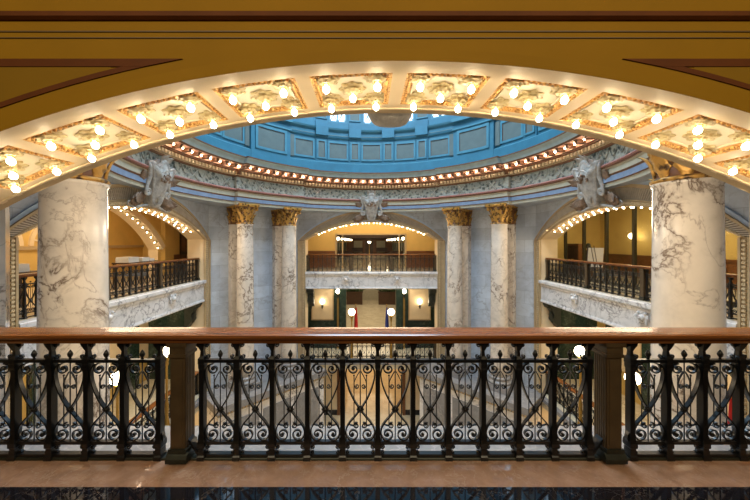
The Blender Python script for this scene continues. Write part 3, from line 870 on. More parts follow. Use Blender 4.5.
# ------------------------------------------------------------------ railings
def panel_scrolls(detail=True):
    mb = MB(); t, d = .010, .036
    n = 26 if detail else 14
    for sg in (-1, 1):
        def S(p): return [(sg * x, z) for x, z in p]
        # upper heart: volute, shoulder, long taper to the boss
        vol = spiral(.053, .722, .006, .046, -PI * .5, PI * .5 + 2 * PI, n)
        tail = smooth_path([(.053, .768, 0), (.092, .752, 0), (.114, .70, 0), (.112, .64, 0), (.09, .56, 0), (.05, .47, 0), (.0, .393, 0)], 5 if detail else 3)
        mb.ribbon(S(vol), t, .017); mb.ribbon(S([(p[0], p[1]) for p in tail]), t, .032)
        # lower pair: from the boss out and round into the bottom volutes
        low = smooth_path([(.0, .393, 0), (.045, .335, 0), (.088, .285, 0), (.112, .235, 0), (.112, .19, 0), (.09, .155, 0), (.062, .146, 0)], 5 if detail else 3)
        vol2 = spiral(.062, .194, .048, .006, -PI * .5, -PI * .5 - 2.6 * PI, n)
        mb.ribbon(S([(p[0], p[1]) for p in low]), t, .028); mb.ribbon(S([(p[0], p[1]) for p in low[-3:]] + vol2[1:]), t, .017)
        mb.ball((sg * .053, 0, .722), .011, 8, 6); mb.ball((sg * .062, 0, .194), .012, 8, 6)
        if detail:
            c = spiral(.03, .262, .005, .026, 0, 2.6 * PI, 16); mb.ribbon(S(c + [(.058, .262), (.092, .272)]), .007, .014)
            h = smooth_path([(.006, .70, 0), (.026, .665, 0), (.046, .62, 0), (.047, .585, 0), (.034, .563, 0)], 4)
            mb.ribbon(S([(p[0], p[1]) for p in h] + spiral(.028, .581, .018, .004, -PI * .4, -PI * .4 - 2.2 * PI, 14)[1:]), .006, .012)
            # curls beside the posts above the top bar and below the bottom bar
            mb.ribbon(S(spiral(.098, .824, .004, .020, PI, PI + 3 * PI, 16) + [(.122, .80), (.126, .79)]), .007, .014)
            mb.ribbon(S(spiral(.102, .092, .018, .004, PI * .5, PI * .5 + 2.4 * PI, 14)), .008, .018)
            mb.ribbon(S(spiral(.104, .05, .014, .004, -PI * .5, -PI * .5 - 2.2 * PI, 12)), .007, .018)
    return mb
scroll_me = panel_scrolls(True).mesh('scroll_panel', ['rail_iron'])
scroll_lo = panel_scrolls(False)
for x in (-.048, 0, .048): scroll_lo.box(x - .004, x + .004, -.004, .004, .13 if x == 0 else .27, .79 if x == 0 else .67)
scroll_lo.ball((0, 0, .393), .028, 8, 6); scroll_lo.ball((0, 0, .83), .018, 8, 6)
scroll_lo_me = scroll_lo.mesh('scroll_panel', ['rail_iron'])
rod_me = MB().lathe([(.0045, .13), (.0045, .79)], 8).mesh('rod', ['rail_iron'])
srod_me = MB(); srod_me.lathe([(.004, .265), (.004, .668)], 8); srod_me.ball((0, 0, .668), .008, 8, 6); srod_me.ball((0, 0, .265), .008, 8, 6); srod_me = srod_me.mesh('rod', ['rail_iron'])
bossm = MB()
for k in range(8): bossm.ball((.02 * cos(k * PI / 4), 0, .393 + .02 * sin(k * PI / 4)), .0105, 8, 6)
bossm.ball((0, 0, .393), .022, 10, 8); boss_me = bossm.mesh('boss', ['rail_iron'])
fin_me = MB().lathe([(.006, .785), (.012, .80), (.007, .812), (.017, .828), (.02, .842), (.013, .86), (.003, .876)], 12).mesh('finial', ['rail_iron'])
postm = MB()
postm.sq([(.030, 0), (.030, .03), (.024, .04), (.022, .09), (.028, .10), (.028, .135), (.022, .16), (.0185, .2), (.0185, .72), (.022, .74), (.022, .765), (.024, .775), (.024, .81), (.014, .83), (.011, .87), (.02, .9), (.028, .93), (.03, .955)], 0, None, 1.45)
for sg in (-1, 1):
    postm.ribbon([(sg * x, z) for x, z in spiral(.034, .915, .004, .018, 0, 2.6 * PI, 12)], .008, .02)
    postm.ribbon([(sg * x, z) for x, z in smooth_path([(.014, .2, 0), (.03, .18, 0), (.034, .15, 0)], 3) for x, z in [(x, z)]] if False else [(sg * .014, .215), (sg * .026, .19), (sg * .03, .16), (sg * .024, .14)], .008, .03)
post_me = postm.mesh('baluster', ['rail_iron'])
def newel_mesh():
    mb = MB(); h = .058
    mb.box(-h, h, -.07, .07, .06, .955)
    for k in range(6):     # flutes as raised ribs on the two sides
        y = -.055 + k * .022
        for sg in (-1, 1): mb.box(sg * h - .005, sg * h + .005, y - .006, y + .006, .12, .84)
    mb.box(-h + .018, h - .018, -.0735, -.07, .14, .82)
    return mb
newel_me = newel_mesh().mesh('newel_post', ['newel_bronze'])
plm = MB(); plm.extr([(-.10, .018), (-.10, .05), (-.085, .075), (-.072, .09), (.072, .09), (.085, .075), (.10, .05), (.10, .018)], -.082, .082)
plm.box(-.07, .07, -.085, .085, .085, .12); plinth_me = plm.mesh('plinth', ['dark_bronze'])
capm = MB(); capm.box(-.07, .07, -.085, .085, .84, .865); capm.box(-.064, .064, -.078, .078, .865, .93); capm.box(-.078, .078, -.092, .092, .925, .955)
ncap_me = capm.mesh('cap', ['newel_bronze'])
foot_me = MB()
foot_me.ribbon([(.055, .17), (.075, .15), (.10, .11), (.135, .055), (.15, .03)] + spiral(.150, .045, .018, .005, -PI / 2, PI * 1.5, 10), .016, .07)
foot_me = foot_me.mesh('foot_scroll', ['rail_iron'])
def hand_profile():
    return [(-.080, .952), (-.086, .966), (-.088, .98), (-.112, .992), (-.120, 1.008), (-.116, 1.024), (-.10, 1.03), (-.05, 1.034), (.05, 1.034), (.10, 1.03), (.116, 1.024), (.12, 1.008), (.112, .992), (.088, .98), (.086, .966), (.080, .952)]
def railing(label, M, spans, newels, detail=False):
    o = thing('railing', label, 'railing', M, 'gallery railings')
    x0 = min(a for a, _, _ in spans) - .09; x1 = max(b for _, b, _ in spans) + .09
    link_me = MB().extr(hand_profile(), x0, x1).mesh('handrail', ['rail_wood']); link('handrail', link_me, o)
    b = MB()
    for a, c, _ in spans: b.box(a, c, -.018, .018, .776, .80)
    obj('top_bar', b, ['rail_iron'], o)
    b = MB()
    for a, c, _ in spans: b.box(a, c, -.018, .018, .116, .139)
    obj('bottom_bar', b, ['rail_iron'], o)
    b = MB()
    for a, c, _ in spans: b.box(a, c, -.022, .022, .018, .042)
    obj('base_bar', b, ['rail_iron'], o)
    for x in newels:
        w = link('newel_post', newel_me, o, T((x, 0, 0))); link('plinth', plinth_me, w); link('cap', ncap_me, w)
        if detail and abs(x) < 2: link('foot_scroll', foot_me, w, RZ(0 if x < 0 else PI))
    for a, c, n in spans:
        p = (c - a) / n; s = p / .281
        for i in range(n + 1): link('baluster', post_me, o, T((a + i * p, 0, 0)))
        for i in range(n):
            Mx = T((a + (i + .5) * p, 0, 0)) @ Matrix.Diagonal((s, 1, 1, 1))
            if detail:
                q = link('scroll_panel', scroll_me, o, Mx)
                link('rod', rod_me, q); link('boss', boss_me, q); link('finial', fin_me, q)
                for sg in (-1, 1): link('rod', srod_me, q, T((sg * .05, 0, 0)))
            else: link('scroll_panel', scroll_lo_me, o, Mx)
    return o
YR = 2.535
railing('black scrollwork railing with polished wooden handrail at the near balcony edge', T((0, YR, 0)),
        [(-3.66, -1.905, 6), (-1.56, 1.56, 11), (1.905, 3.66, 6)], [-3.77, -1.722, 1.722, 3.77], True)
bs = [(-3.69, -1.30, 9), (-1.10, 1.10, 8), (1.30, 3.69, 9)]
bn = [-3.78, -1.2, 1.2, 3.78]
BR = WF + .27
railing('black iron railing on the upper balcony inside the far arch', FAR @ T((0, BR, 0)), bs, bn)
railing('black iron railing on the upper balcony inside the left side arch', LEFT @ T((0, BR, 0)), bs, bn)
railing('black iron railing on the upper balcony inside the right side arch', RIGHT @ T((0, BR, 0)), bs, bn)
railing('black railing on the second floor below the far arch', FAR @ T((0, BR, Z2)), bs, bn)
railing('black railing on the second floor below the left side arch', LEFT @ T((0, BR, Z2)), bs, bn)
railing('black railing on the second floor below the right side arch', RIGHT @ T((0, BR, Z2)), bs, bn)

# ------------------------------------------------------------------ upper halls behind the arches
# left hall: inner arch with bulbs, yellow walls
LR, LZC = 4.92, -1.6
mb = arched_wall(7.5, 0, 4.4, LR, 3.9, LZC, 9.9, 10.35, 32, (0, 1, 0), 0)
struct('wall_hall_left', mb, ['yellow_plaster', 'cream_plaster'], LEFT)
mb = MB(); f2 = lambda u, v, w: (w * sin(u), v, LZC + w * cos(u)); a2 = math.asin(3.9 / LR)
mb.pbox(f2, -a2, a2, 9.68, 9.92, LR, LR + .26, 32, 0); mb.pbox(f2, -a2, a2, 9.64, 9.92, LR + .26, LR + .34, 32, 1)
for sg in (-1, 1):
    xa, xb = sorted((sg * 4.1, sg * 4.75)); mb.box(xa, xb, 9.7, 9.92, 0, 4.4, 1); mb.box(xa - .05, xb + .05, 9.62, 9.92, 3.3, 3.5, 1); mb.box(xa - .04, xb + .04, 9.66, 9.92, 0, .4, 1)
    xa, xb = sorted((sg * 4.75, sg * 7.5)); mb.box(xa, xb, 9.86, 9.92, 1.0, 1.12, 2); mb.box(xa, xb, 9.87, 9.92, 0, 1.0, 2)
struct(trimname(), mb, ['cream_plaster', 'yellow_plaster', 'wainscot_wood'], LEFT)
for i in range(27):
    u = -a2 + 2 * a2 * (i + .5) / 27
    tag(link('arch_lamp', lamp_far_me, None, LEFT @ T((LR * sin(u), 9.80, LZC + LR * cos(u))) @ RY(u)), 'small lit bulb on the inner hall arch behind the left balcony', 'lamp', 'bulbs of the inner left hall arch')
mb = MB(); mb.box(-7.5, 7.5, 13.2, 13.4, 0, 4.4, 0); struct('wall_hall_left_back', mb, ['yellow_plaster'], LEFT)
mb = MB()
for xc in (-2.6, 0, 2.6):
    f3 = lambda u, v, w: (xc + w * sin(u), v, 1.6 + w * cos(u))
    for r0, r1, d in ((1.05, 1.2, .08), (.75, .85, .05), (.4, .46, .05)):
        mb.pbox(f3, -PI / 2, PI / 2, 13.2 - d, 13.22, r0, r1, 20, 0)
    for k in range(7):
        u = -PI / 2 + PI * (k + .5) / 7; mb.pbox(f3, u - .03, u + .03, 13.15, 13.22, .46, 1.05, 1, 0)
mb.box(-7.5, 7.5, 13.12, 13.2, 1.45, 1.58, 1)
struct(trimname(), mb, ['cream_plaster', 'tan_plaster'], LEFT)
mb = MB(); mb.box(-7.5, 7.5, WB, 13.4, 4.3, 4.45, 0); ceil_me = mb.mesh('hall_ceiling', ['hall_ceiling'])
for nm, B in (('ceiling_hall_left', LEFT), ('ceiling_hall_right', RIGHT)): tag(link(nm, ceil_me, None, B), kind='structure')
for nm, B in (('left', LEFT), ('right', RIGHT)):
    for k, sg in (('a', -1), ('b', 1)):
        mb = MB(); xa, xb = sorted((sg * 7.5, sg * 7.7)); mb.box(xa, xb, WB, 13.4, 0, 4.4, 0); struct('wall_hall_%s_%s' % (nm, 'end' if sg > 0 else 'start'), mb, ['yellow_plaster'], B)
# dark door in the far end of the left hall wall
mb = MB(); mb.box(5.55, 6.35, 9.84, 9.92, 0, 2.5, 0); mb.box(5.62, 5.92, 9.82, 9.85, .2, 1.1, 1); mb.box(5.98, 6.28, 9.82, 9.85, .2, 1.1, 1); mb.box(5.62, 5.92, 9.82, 9.85, 1.25, 2.35, 1); mb.box(5.98, 6.28, 9.82, 9.85, 1.25, 2.35, 1)
struct('door_1', mb, ['dark_wood', 'wainscot_wood'], LEFT)
# display table with papers in the left hall
def ltable(x, y, label, L=1.5):
    o = thing('display_table', label, 'table', LEFT @ T((x, y, 0)), 'tables behind the left balcony')
    mb = MB(); mb.box(-L / 2, L / 2, -.35, .35, .94, .99); obj('tabletop', mb, ['dark_wood'], o)
    for sx in (-1, 1):
        for sy in (-1, 1):
            mb = MB(); mb.sq([(.035, 0), (.03, .5), (.04, .94)], 0, T((sx * (L / 2 - .06), sy * .29, 0))); obj('leg', mb, ['dark_wood'], o)
ltable(1.6, 9.2, 'dark table covered in stacked papers behind the left balcony, right of the column')
ltable(-2.9, 9.2, 'dark table with one white paper stack behind the left balcony, left of the column')
PL = ['broad white paper stack on the table right of the left column', 'middle white paper stack on the table right of the left column', 'small white paper stack at the table end right of the left column', 'white paper stack on the table left of the left column']
for i, (x, y, w, h) in enumerate(((1.15, 9.2, .5, .2), (1.72, 9.15, .4, .16), (2.15, 9.2, .26, .1), (-2.9, 9.2, .9, .2))):
    mb = MB()
    for k in range(4): mb.box(-w / 2 + random.uniform(-.01, .01), w / 2 + random.uniform(-.01, .01), -.24 + random.uniform(-.01, .01), .24, k * h / 4 + .001, (k + 1) * h / 4, 0)
    tag(obj('paper_stack', mb, ['paper_white'], None, LEFT @ T((x, y, .99))), PL[i], 'paper', 'paper stacks on the left hall tables')

# right hall: glass partition with dark mullions, yellow wall behind with wainscot
mull = [17.0, 15.7, 14.35, 13.0, 11.65, 10.3, 8.95, 7.6, 6.25, 4.9]
GY = 9.72
for i, yw in enumerate(mull):
    pass
mb = MB()
for yw in mull: mb.box(-(yw - CY) - .045, -(yw - CY) + .045, GY - .06, GY + .06, 0, 4.3, 0)
mb.box(-6.5, 6.5, GY - .05, GY + .05, 0, .12, 0); mb.box(-6.5, 6.5, GY - .05, GY + .05, 4.1, 4.3, 0)
w = struct('window_21', mb, ['mullion_metal'], RIGHT)
for a, b in zip(mull[:-1], mull[1:]):
    mb = MB(); mb.box(-(a - CY) + .045, -(b - CY) - .045, GY - .006, GY + .006, .12, 4.1, 0); obj('pane', mb, ['partition_glass'], w)
mb = MB(); mb.box(-7.5, 7.5, 13.2, 13.4, 0, 4.4, 0); struct('wall_hall_right_back', mb, ['yellow_plaster'], RIGHT)
mb = MB(); mb.box(-7.5, 7.5, 13.14, 13.22, 0, 1.0, 0); mb.box(-7.5, 7.5, 13.1, 13.22, 1.0, 1.1, 0)
for i in range(16): mb.box(-7.3 + i * .92, -6.6 + i * .92, 13.11, 13.2, .2, .85, 0)
struct('baseboard_right', mb, ['wainscot_wood'], RIGHT)
# things in the right hall (world x, y)
def at_right(X, Y, rz=0): return T((X, Y, 0)) @ RZ(rz)
o = thing('easel', 'white display board leaning on an easel behind the right balcony', 'easel', at_right(9.1, 12.9, R_(-60)))
mb = MB(); mb.box(-.28, .28, -.012, .012, .72, 1.52, 0, RX(R_(-8))); obj('board', mb, ['white_board'], o)
for x in (-.22, .22):
    mb = MB(); mb.tube([(x * 1.3, -.05, 0), (x * .5, -.22, 1.6)], .014, 6); obj('leg', mb, ['dark_wood'], o)
mb = MB(); mb.tube([(0, .35, 0), (0, -.2, 1.55)], .014, 6); obj('leg', mb, ['dark_wood'], o)
mb = MB(); mb.box(-.3, .3, -.15, -.09, .70, .73); obj('ledge', mb, ['dark_wood'], o)
o = thing('cabinet', 'tall brown cabinet behind the glass at the right balcony', 'cabinet', at_right(10.7, 16.4, R_(-70)))
mb = MB(); mb.box(-.3, .3, -.22, .22, 0, 1.6); mb.box(-.33, .33, -.25, .25, 1.6, 1.66); mb.box(-.32, .32, -.24, .24, 0, .1); obj('body', mb, ['wainscot_wood'], o)
for sg in (-1, 1):
    mb = MB(); xa, xb = sorted((sg * .01, sg * .28)); mb.box(xa, xb, -.24, -.21, .14, 1.55); mb.box(xa + .05, xb - .05, -.25, -.23, .25, 1.4); d = obj('door', mb, ['dark_wood'], o)
    mb = MB(); mb.ball((sg * .04, -.26, .85), .018, 8, 6); obj('knob', mb, ['brass'], d)
o = thing('bust', 'dark bust on a slim pedestal behind the glass at the right balcony', 'sculpture', at_right(10.3, 14.9))
mb = MB(); mb.sq([(.2, 0), (.2, .1), (.14, .14), (.13, .9), (.18, .95), (.18, 1.0)]); obj('pedestal', mb, ['dark_wood'], o)
mb = MB(); mb.lathe([(.10, 1.0), (.12, 1.04), (.07, 1.08), (.19, 1.2), (.2, 1.28), (.08, 1.36), (.06, 1.42), (.09, 1.47), (.105, 1.55), (.09, 1.64), (.04, 1.69)], 20, 0, None, lambda a, r, z: 1 + .12 * cos(2 * a) * (1 if z < 1.36 else 0)); obj('figure', mb, ['dark_bronze'], o)

def hall_globe(M, label):
    o = thing('wall_lamp', label, 'lamp', M, 'globe lamps of the right hall')
    link('globe', gl2_me, o); link('bracket_arm', br2_me, o)
gl2_me = MB().ball((0, 0, 0), .14, 14, 10, 0).mesh('globe', ['globe_glow'])
br2_me = MB().tube([(0, .36, -.25), (0, .1, -.28), (0, 0, -.24), (0, 0, -.12)], .02, 6).mesh('bracket_arm', ['brass'])
hall_globe(RIGHT @ T((-7.12, 10.3, 2.25)) @ RZ(PI / 2), 'glowing globe lamp at the far end of the right hall, near the arch jamb')
hall_globe(RIGHT @ T((-4.9, 12.82, 2.05)), 'glowing globe lamp on the yellow back wall of the right hall')

# far hall: yellow wall with a wide opening into a lobby
FY = 10.97
mb = MB(); mb.box(-6.5, -2.4, FY, FY + .25, 0, 4.4, 0); mb.box(2.4, 6.5, FY, FY + .25, 0, 4.4, 0); mb.box(-2.4, 2.4, FY, FY + .25, 2.28, 4.4, 0)
struct('wall_hall_far', mb, ['yellow_plaster'], FAR)
mb = MB()
for sg in (-1, 1):
    xa, xb = sorted((sg * 2.4, sg * 6.5)); mb.box(xa, xb, FY - .05, FY + .01, 1.0, 1.14, 0); mb.box(xa, xb, FY - .03, FY + .01, 0, 1.0, 0)
struct('baseboard_far', mb, ['wainscot_wood'], FAR)
mb = MB(); mb.box(-2.45, -2.36, FY - .06, FY + .3, 0, 2.32, 0); mb.box(2.36, 2.45, FY - .06, FY + .3, 0, 2.32, 0); mb.box(-2.45, 2.45, FY - .06, FY + .3, 2.24, 2.33, 0)
for x in (-1.95, 1.95): mb.box(x - .04, x + .04, FY, FY + .1, 0, 2.3, 0)
struct('door_2', mb, ['tan_plaster'], FAR)
mb = MB(); mb.box(-3.4, 3.4, 14.5, 35, -.3, 0, 0); struct('floor_lobby', mb, ['hall_floor_marble'], FAR)
mb = MB(); mb.box(-3.5, 3.5, FY + .25, 35.2, 2.5, 2.65, 0); struct('ceiling_lobby', mb, ['hall_ceiling'], FAR)
for sg, nm in ((-1, 'wall_lobby_left'), (1, 'wall_lobby_right')):
    mb = MB(); xa, xb = sorted((sg * 3.3, sg * 3.5)); mb.box(xa, xb, FY + .25, 35, 0, 2.6, 0)
    for k in range(11): xa, xb = sorted((sg * 3.2, sg * 3.32)); mb.box(xa, xb, 12 + k * 2, 12.5 + k * 2, 0, 2.5, 1)
    struct(nm, mb, ['arch_cream', 'green_marble'], FAR)
mb = MB(); mb.box(-3.5, 3.5, 34.8, 35, 0, 2.6, 0)
struct('wall_lobby_back', mb, ['wainscot_wood'], FAR)
mb = MB()
for x in (-1.6, 1.7): mb.box(x - .62, x + .62, 34.72, 34.82, .2, 1.9, 0)
mb.box(-3.3, 3.3, 34.7, 34.82, 2.1, 2.5, 1); mb.box(-.55, .55, 34.68, 34.82, 0, 1.9, 1)
struct(trimname(), mb, ['arch_cream', 'dark_wood'], FAR)
mb = MB()
for k in range(5): mb.box(-3.4, 3.4, 14 + k * 4, 14.4 + k * 4, 2.28, 2.52, 0)
struct(trimname(), mb, ['dark_wood'], FAR)
gl_wall = MB(); gl_wall.ball((0, 0, 0), .10, 14, 10, 0); gl_wall_me = gl_wall.mesh('globe', ['globe_glow'])
br_me = MB().tube([(0, .86, -.25), (0, .1, -.28), (0, 0, -.24), (0, 0, -.12)], .02, 6).mesh('bracket_arm', ['brass'])
for sg, side in ((-1, 'left'), (1, 'right')):
    for k in range(6):
        o = thing('wall_lamp', 'white globe lamp on the lobby wall %s of the far balcony, %s from the opening' % (side, ORD[k]), 'lamp', FAR @ T((sg * 2.35, 12.1 + k * 3.6, 2.0)) @ RZ(-sg * PI / 2), 'globe lamps of the far lobby')
        link('globe', gl_wall_me, o); link('bracket_arm', br_me, o)
def bench(x, y, label, W=1.6):
    o = thing('bench', label, 'bench', FAR @ T((x, y, 0)), 'lobby benches')
    mb = MB(); mb.box(-W / 2, W / 2, -.25, .25, .38, .46); obj('seat', mb, ['leather_dark'], o)
    mb = MB(); mb.box(-W / 2, W / 2, .2, .27, .46, .95); obj('backrest', mb, ['leather_dark'], o)
    for sx in (-1, 1):
        for sy in (-1, 1):
            mb = MB(); mb.sq([(.03, 0), (.035, .38)], 0, T((sx * (W / 2 - .08), sy * .19, 0))); obj('leg', mb, ['dark_wood'], o)
bench(-1.7, 33.6, 'dark bench at the back of the far lobby under the left pale panel')
bench(1.8, 33.6, 'dark bench at the back of the far lobby under the right pale panel')
bench(-2.3, 17.5, 'dark bench part way along the left lobby wall beyond the far balcony', 1.4)
bench(2.3, 17.5, 'dark bench part way along the right lobby wall beyond the far balcony', 1.4)
o = thing('torch_lamp', 'tall standing lamp with white bowl in the middle of the far lobby', 'lamp', FAR @ T((0, 30.5, 0)))
mb = MB(); mb.lathe([(.2, 0), (.18, .05), (.04, .1), (.03, 1.5), (.05, 1.55)], 16); obj('stand', mb, ['brass'], o)
mb = MB(); mb.lathe([(.05, 1.55), (.16, 1.65), (.22, 1.8), (.2, 1.82), (.1, 1.75)], 20); obj('bowl', mb, ['globe_glow'], o)

# ------------------------------------------------------------------ second floor
mb = MB(); mb.box(-5.5, 5.5, WF - .12, WB + 3.2, Z2 - .45, Z2, 0); mb.box(-5.0, 5.0, WF - .2, WF, Z2 - .16, Z2 + .002, 1)
s2_me = mb.mesh('second_floor', ['hall_floor_marble', 'ledge_marble'])
for nm, B in (('floor_second_far', FAR), ('floor_second_left', LEFT), ('floor_second_right', RIGHT)): tag(link(nm, s2_me, None, B), kind='structure')
# ledges under the column pairs, down to the first floor
mb = MB(); hl = 2.75
mb.box(-hl, hl, 6.45, DW + .1, Z1, Z2 - .3, 0); mb.box(-hl - .1, hl + .1, 6.30, DW + .1, Z2 - .3, Z2, 1); mb.box(-hl - .05, hl + .05, 6.38, DW, Z2 - .42, Z2 - .3, 1)
for i in range(44): mb.box(-hl + i * .126, -hl + i * .126 + .06, 6.33, 6.45, Z2 - .40, Z2 - .3, 2)
for i in range(3): mb.box(-2.4 + i * 1.65, -.95 + i * 1.65, 6.41, 6.46, Z1 + .5, Z2 - .8, 1)
mb.box(-hl, hl, 6.38, 6.5, Z1, Z1 + .3, 1)
led_me = mb.mesh('pier_ledge', ['fascia_marble', 'ledge_marble', 'tan_plaster'])
for d in (45, -45, 135, -135): tag(link(trimname(), led_me, None, bay(d)), kind='structure')
# far wall of the second floor: dark green marble with beige panels and a wide opening
SY = 9.97
mb = MB()
for sg in (-1, 1):
    xa, xb = sorted((sg * 1.62, sg * 5.5)); mb.box(xa, xb, SY, SY + .3, Z2, -.3, 0)
    xa, xb = sorted((sg * 2.5, sg * 3.85)); mb.box(xa, xb, SY - .05, SY + .01, -3.3, -1.3, 1)
    for za, zb in ((-3.36, -3.28), (-1.32, -1.24)): mb.box(xa - .06, xb + .06, SY - .08, SY + .01, za, zb, 2)
    for xq in (xa - .05, xb - .01): mb.box(xq, xq + .06, SY - .08, SY + .01, -3.3, -1.28, 2)
    xa, xb = sorted((sg * 1.62, sg * 2.05)); mb.box(xa, xb, SY - .25, SY + .02, Z2, -.3, 0); mb.box(xa - .04, xb + .04, SY - .3, SY + .02, Z2, Z2 + .4, 0)
    xa, xb = sorted((sg * 2.1, sg * 2.22)); mb.box(xa, xb, SY - .1, SY + .02, Z2, -.3, 3)
    xa, xb = sorted((sg * 4.05, sg * 4.5)); mb.box(xa, xb, SY - .25, SY + .02, Z2, -.3, 0)
mb.box(-1.62, 1.62, SY, SY + .3, -1.05, -.3, 0)
struct('wall_second_far', mb, ['green_marble', 'cream_plaster', 'tan_plaster', 'brass'], FAR)
mb = MB(); mb.box(-5, 5, WB + 3.2, 27, Z2 - .3, Z2, 0); struct('floor_second_hall', mb, ['hall_floor_marble'], FAR)
mb = MB(); mb.box(-5, 5, 27, 27.2, Z2, -.3, 0); struct('wall_second_back', mb, ['arch_cream'], FAR)
for sg, nm in ((-1, 'wall_second_hall_left'), (1, 'wall_second_hall_right')):
    mb = MB(); xa, xb = sorted((sg * 4.8, sg * 5)); mb.box(xa, xb, SY, 27, Z2, -.3, 0); struct(nm, mb, ['arch_cream'], FAR)
def sconce(M, label):
    o = thing('sconce', label, 'lamp', M, 'second floor sconces')
    mb = MB(); mb.lathe([(.01, -.42), (.05, -.36), (.03, -.3), (.06, -.2), (.02, -.16), (.05, -.1)], 12); obj('bracket_arm', mb, ['dark_bronze'], o)
    mb = MB(); mb.box(-.06, .06, .02, .14, -.3, -.22); obj('mount', mb, ['dark_bronze'], o)
    mb = MB(); mb.lathe([(.05, -.1), (.12, -.02), (.13, .06), (.09, .16), (.02, .2)], 14); obj('globe', mb, ['globe_glow'], o)
for sg, side in ((-1, 'left'), (1, 'right')):
    sconce(FAR @ T((sg * 3.18, SY - .17, -2.18)), 'lit sconce on the beige panel %s of the far lower opening' % side)
    sconce(FAR @ T((sg * 2.16, SY - .22, -1.5)), 'lit globe high on the brass strip, %s side of the far lower opening' % side)
def standard(M, label):
    o = thing('lamp_standard', label, 'lamp', M, 'globe lamp standards on the second floor')
    mb = MB(); mb.lathe([(.13, 0), (.13, .08), (.10, .14), (.08, .3), (.05, .4), (.07, .9), (.04, 1.0), (.035, 2.3), (.07, 2.4), (.05, 2.45), (.09, 2.6), (.07, 2.68)], 14); obj('pole', mb, ['brass'], o)
    mb = MB(); mb.ball((0, 0, 2.86), .2, 18, 12); obj('globe', mb, ['globe_glow'], o)
STL = {('far', -1): 'globe lamp standard at the far second floor railing, left of the pair', ('far', 1): 'globe lamp standard at the far second floor railing, right of the pair',
       ('left', 1): 'globe lamp standard under the left balcony, far one of the pair', ('left', -1): 'globe lamp standard under the left balcony, near one of the pair',
       ('right', -1): 'globe lamp standard under the right balcony, far one of the pair', ('right', 1): 'globe lamp standard under the right balcony, near one of the pair'}
for nm, B in (('far', FAR), ('left', LEFT), ('right', RIGHT)):
    for sg in (-1, 1):
        standard(B @ T((sg * 1.15, WF - .03, Z2)), STL[(nm, sg)])
def flag(M, label, cloth):
    o = thing('flag', label, 'flag', M, 'flags on the second floor')
    mb = MB(); mb.lathe([(.16, 0), (.15, .05), (.02, .1), (.015, 2.5), (.03, 2.55), (.002, 2.66)], 12); obj('pole', mb, ['brass'], o)
    mb = MB(); n = 14; vs = []; fs = []
    for i in range(9):
        t = i / 8; z = 2.42 - 1.5 * t
        for k in range(n):
            a = 2 * PI * k / n; r = (.03 + .09 * t ** .7) * (1 + .28 * cos(4 * a + t)); vs.append((r * cos(a) + .02, r * .8 * sin(a), z))
    for i in range(8):
        for k in range(n): fs.append((i * n + k, i * n + (k + 1) % n, i * n + n + (k + 1) % n, i * n + n + k))
    mb.add(vs, fs, 0, None, True); obj('cloth', mb, [cloth], o)
flag(FAR @ T((-1.05, SY + 1.2, Z2)), 'red flag furled on a pole in the far lower hall, left of its opening', 'red_cloth')
flag(FAR @ T((1.1, SY + 1.2, Z2)), 'dark blue flag furled on a pole in the far lower hall', 'blue_cloth')
flag(T((8.45, 7.46, Z2)) @ Matrix.Diagonal((1.1, 1.1, 1.36, 1)), 'red flag hanging below the right balcony behind the big column', 'red_cloth')
def planter(x, label):
    o = thing('planter', label, 'planter', FAR @ T((x, 24.5, Z2)), 'planters in the far lower hall')
    mb = MB(); mb.box(-1.2, 1.2, -.4, .4, 0, 1.3); mb.box(-1.26, 1.26, -.46, .46, 1.3, 1.42); obj('box', mb, ['dark_wood'], o)
    mb = MB(); rnd = random.Random(int(x * 10))
    for i in range(60):
        leaf(mb, (0, 0, 0), rnd.uniform(.5, 1.0), .14, .3, T((rnd.uniform(-1, 1), rnd.uniform(-.3, .3), 1.38)) @ RZ(rnd.uniform(0, 6.28)) @ RX(rnd.uniform(0, .9)), 0)
    obj('foliage', mb, ['leaf_green'], o)
plain('leaf_green', (.05, .09, .03), .6, 0, .4, 6)
planter(-2.0, 'dark wooden planter with leaves at the back of the far lower hall, left one')
planter(2.2, 'dark wooden planter with leaves at the back of the far lower hall, right one')
# side halls of the second floor
for nm, B, mt in (('left', LEFT, 'green_marble'), ('right', RIGHT, 'green_marble')):
    mb = MB(); mb.box(-5.5, 5.5, 11.4, 11.6, Z2, -.3, 0)
    for x in (-4.2, -2.2, 0, 2.2, 4.2): mb.box(x - .3, x + .3, 11.2, 11.42, Z2, -.3, 1); mb.box(x + .5, x + 1.5, 11.33, 11.42, Z2 + 1.1, -1.2, 2)
    struct('wall_second_' + nm, mb, ['yellow_plaster', mt, 'cream_plaster'], B)
    for sg in (-1, 1):
        mb = MB(); xa, xb = sorted((sg * 5.3, sg * 5.5)); mb.box(xa, xb, WB, 11.4, Z2, -.3, 0); struct('wall_second_%s_%s' % (nm, 'end' if sg > 0 else 'start'), mb, ['green_marble'], B)

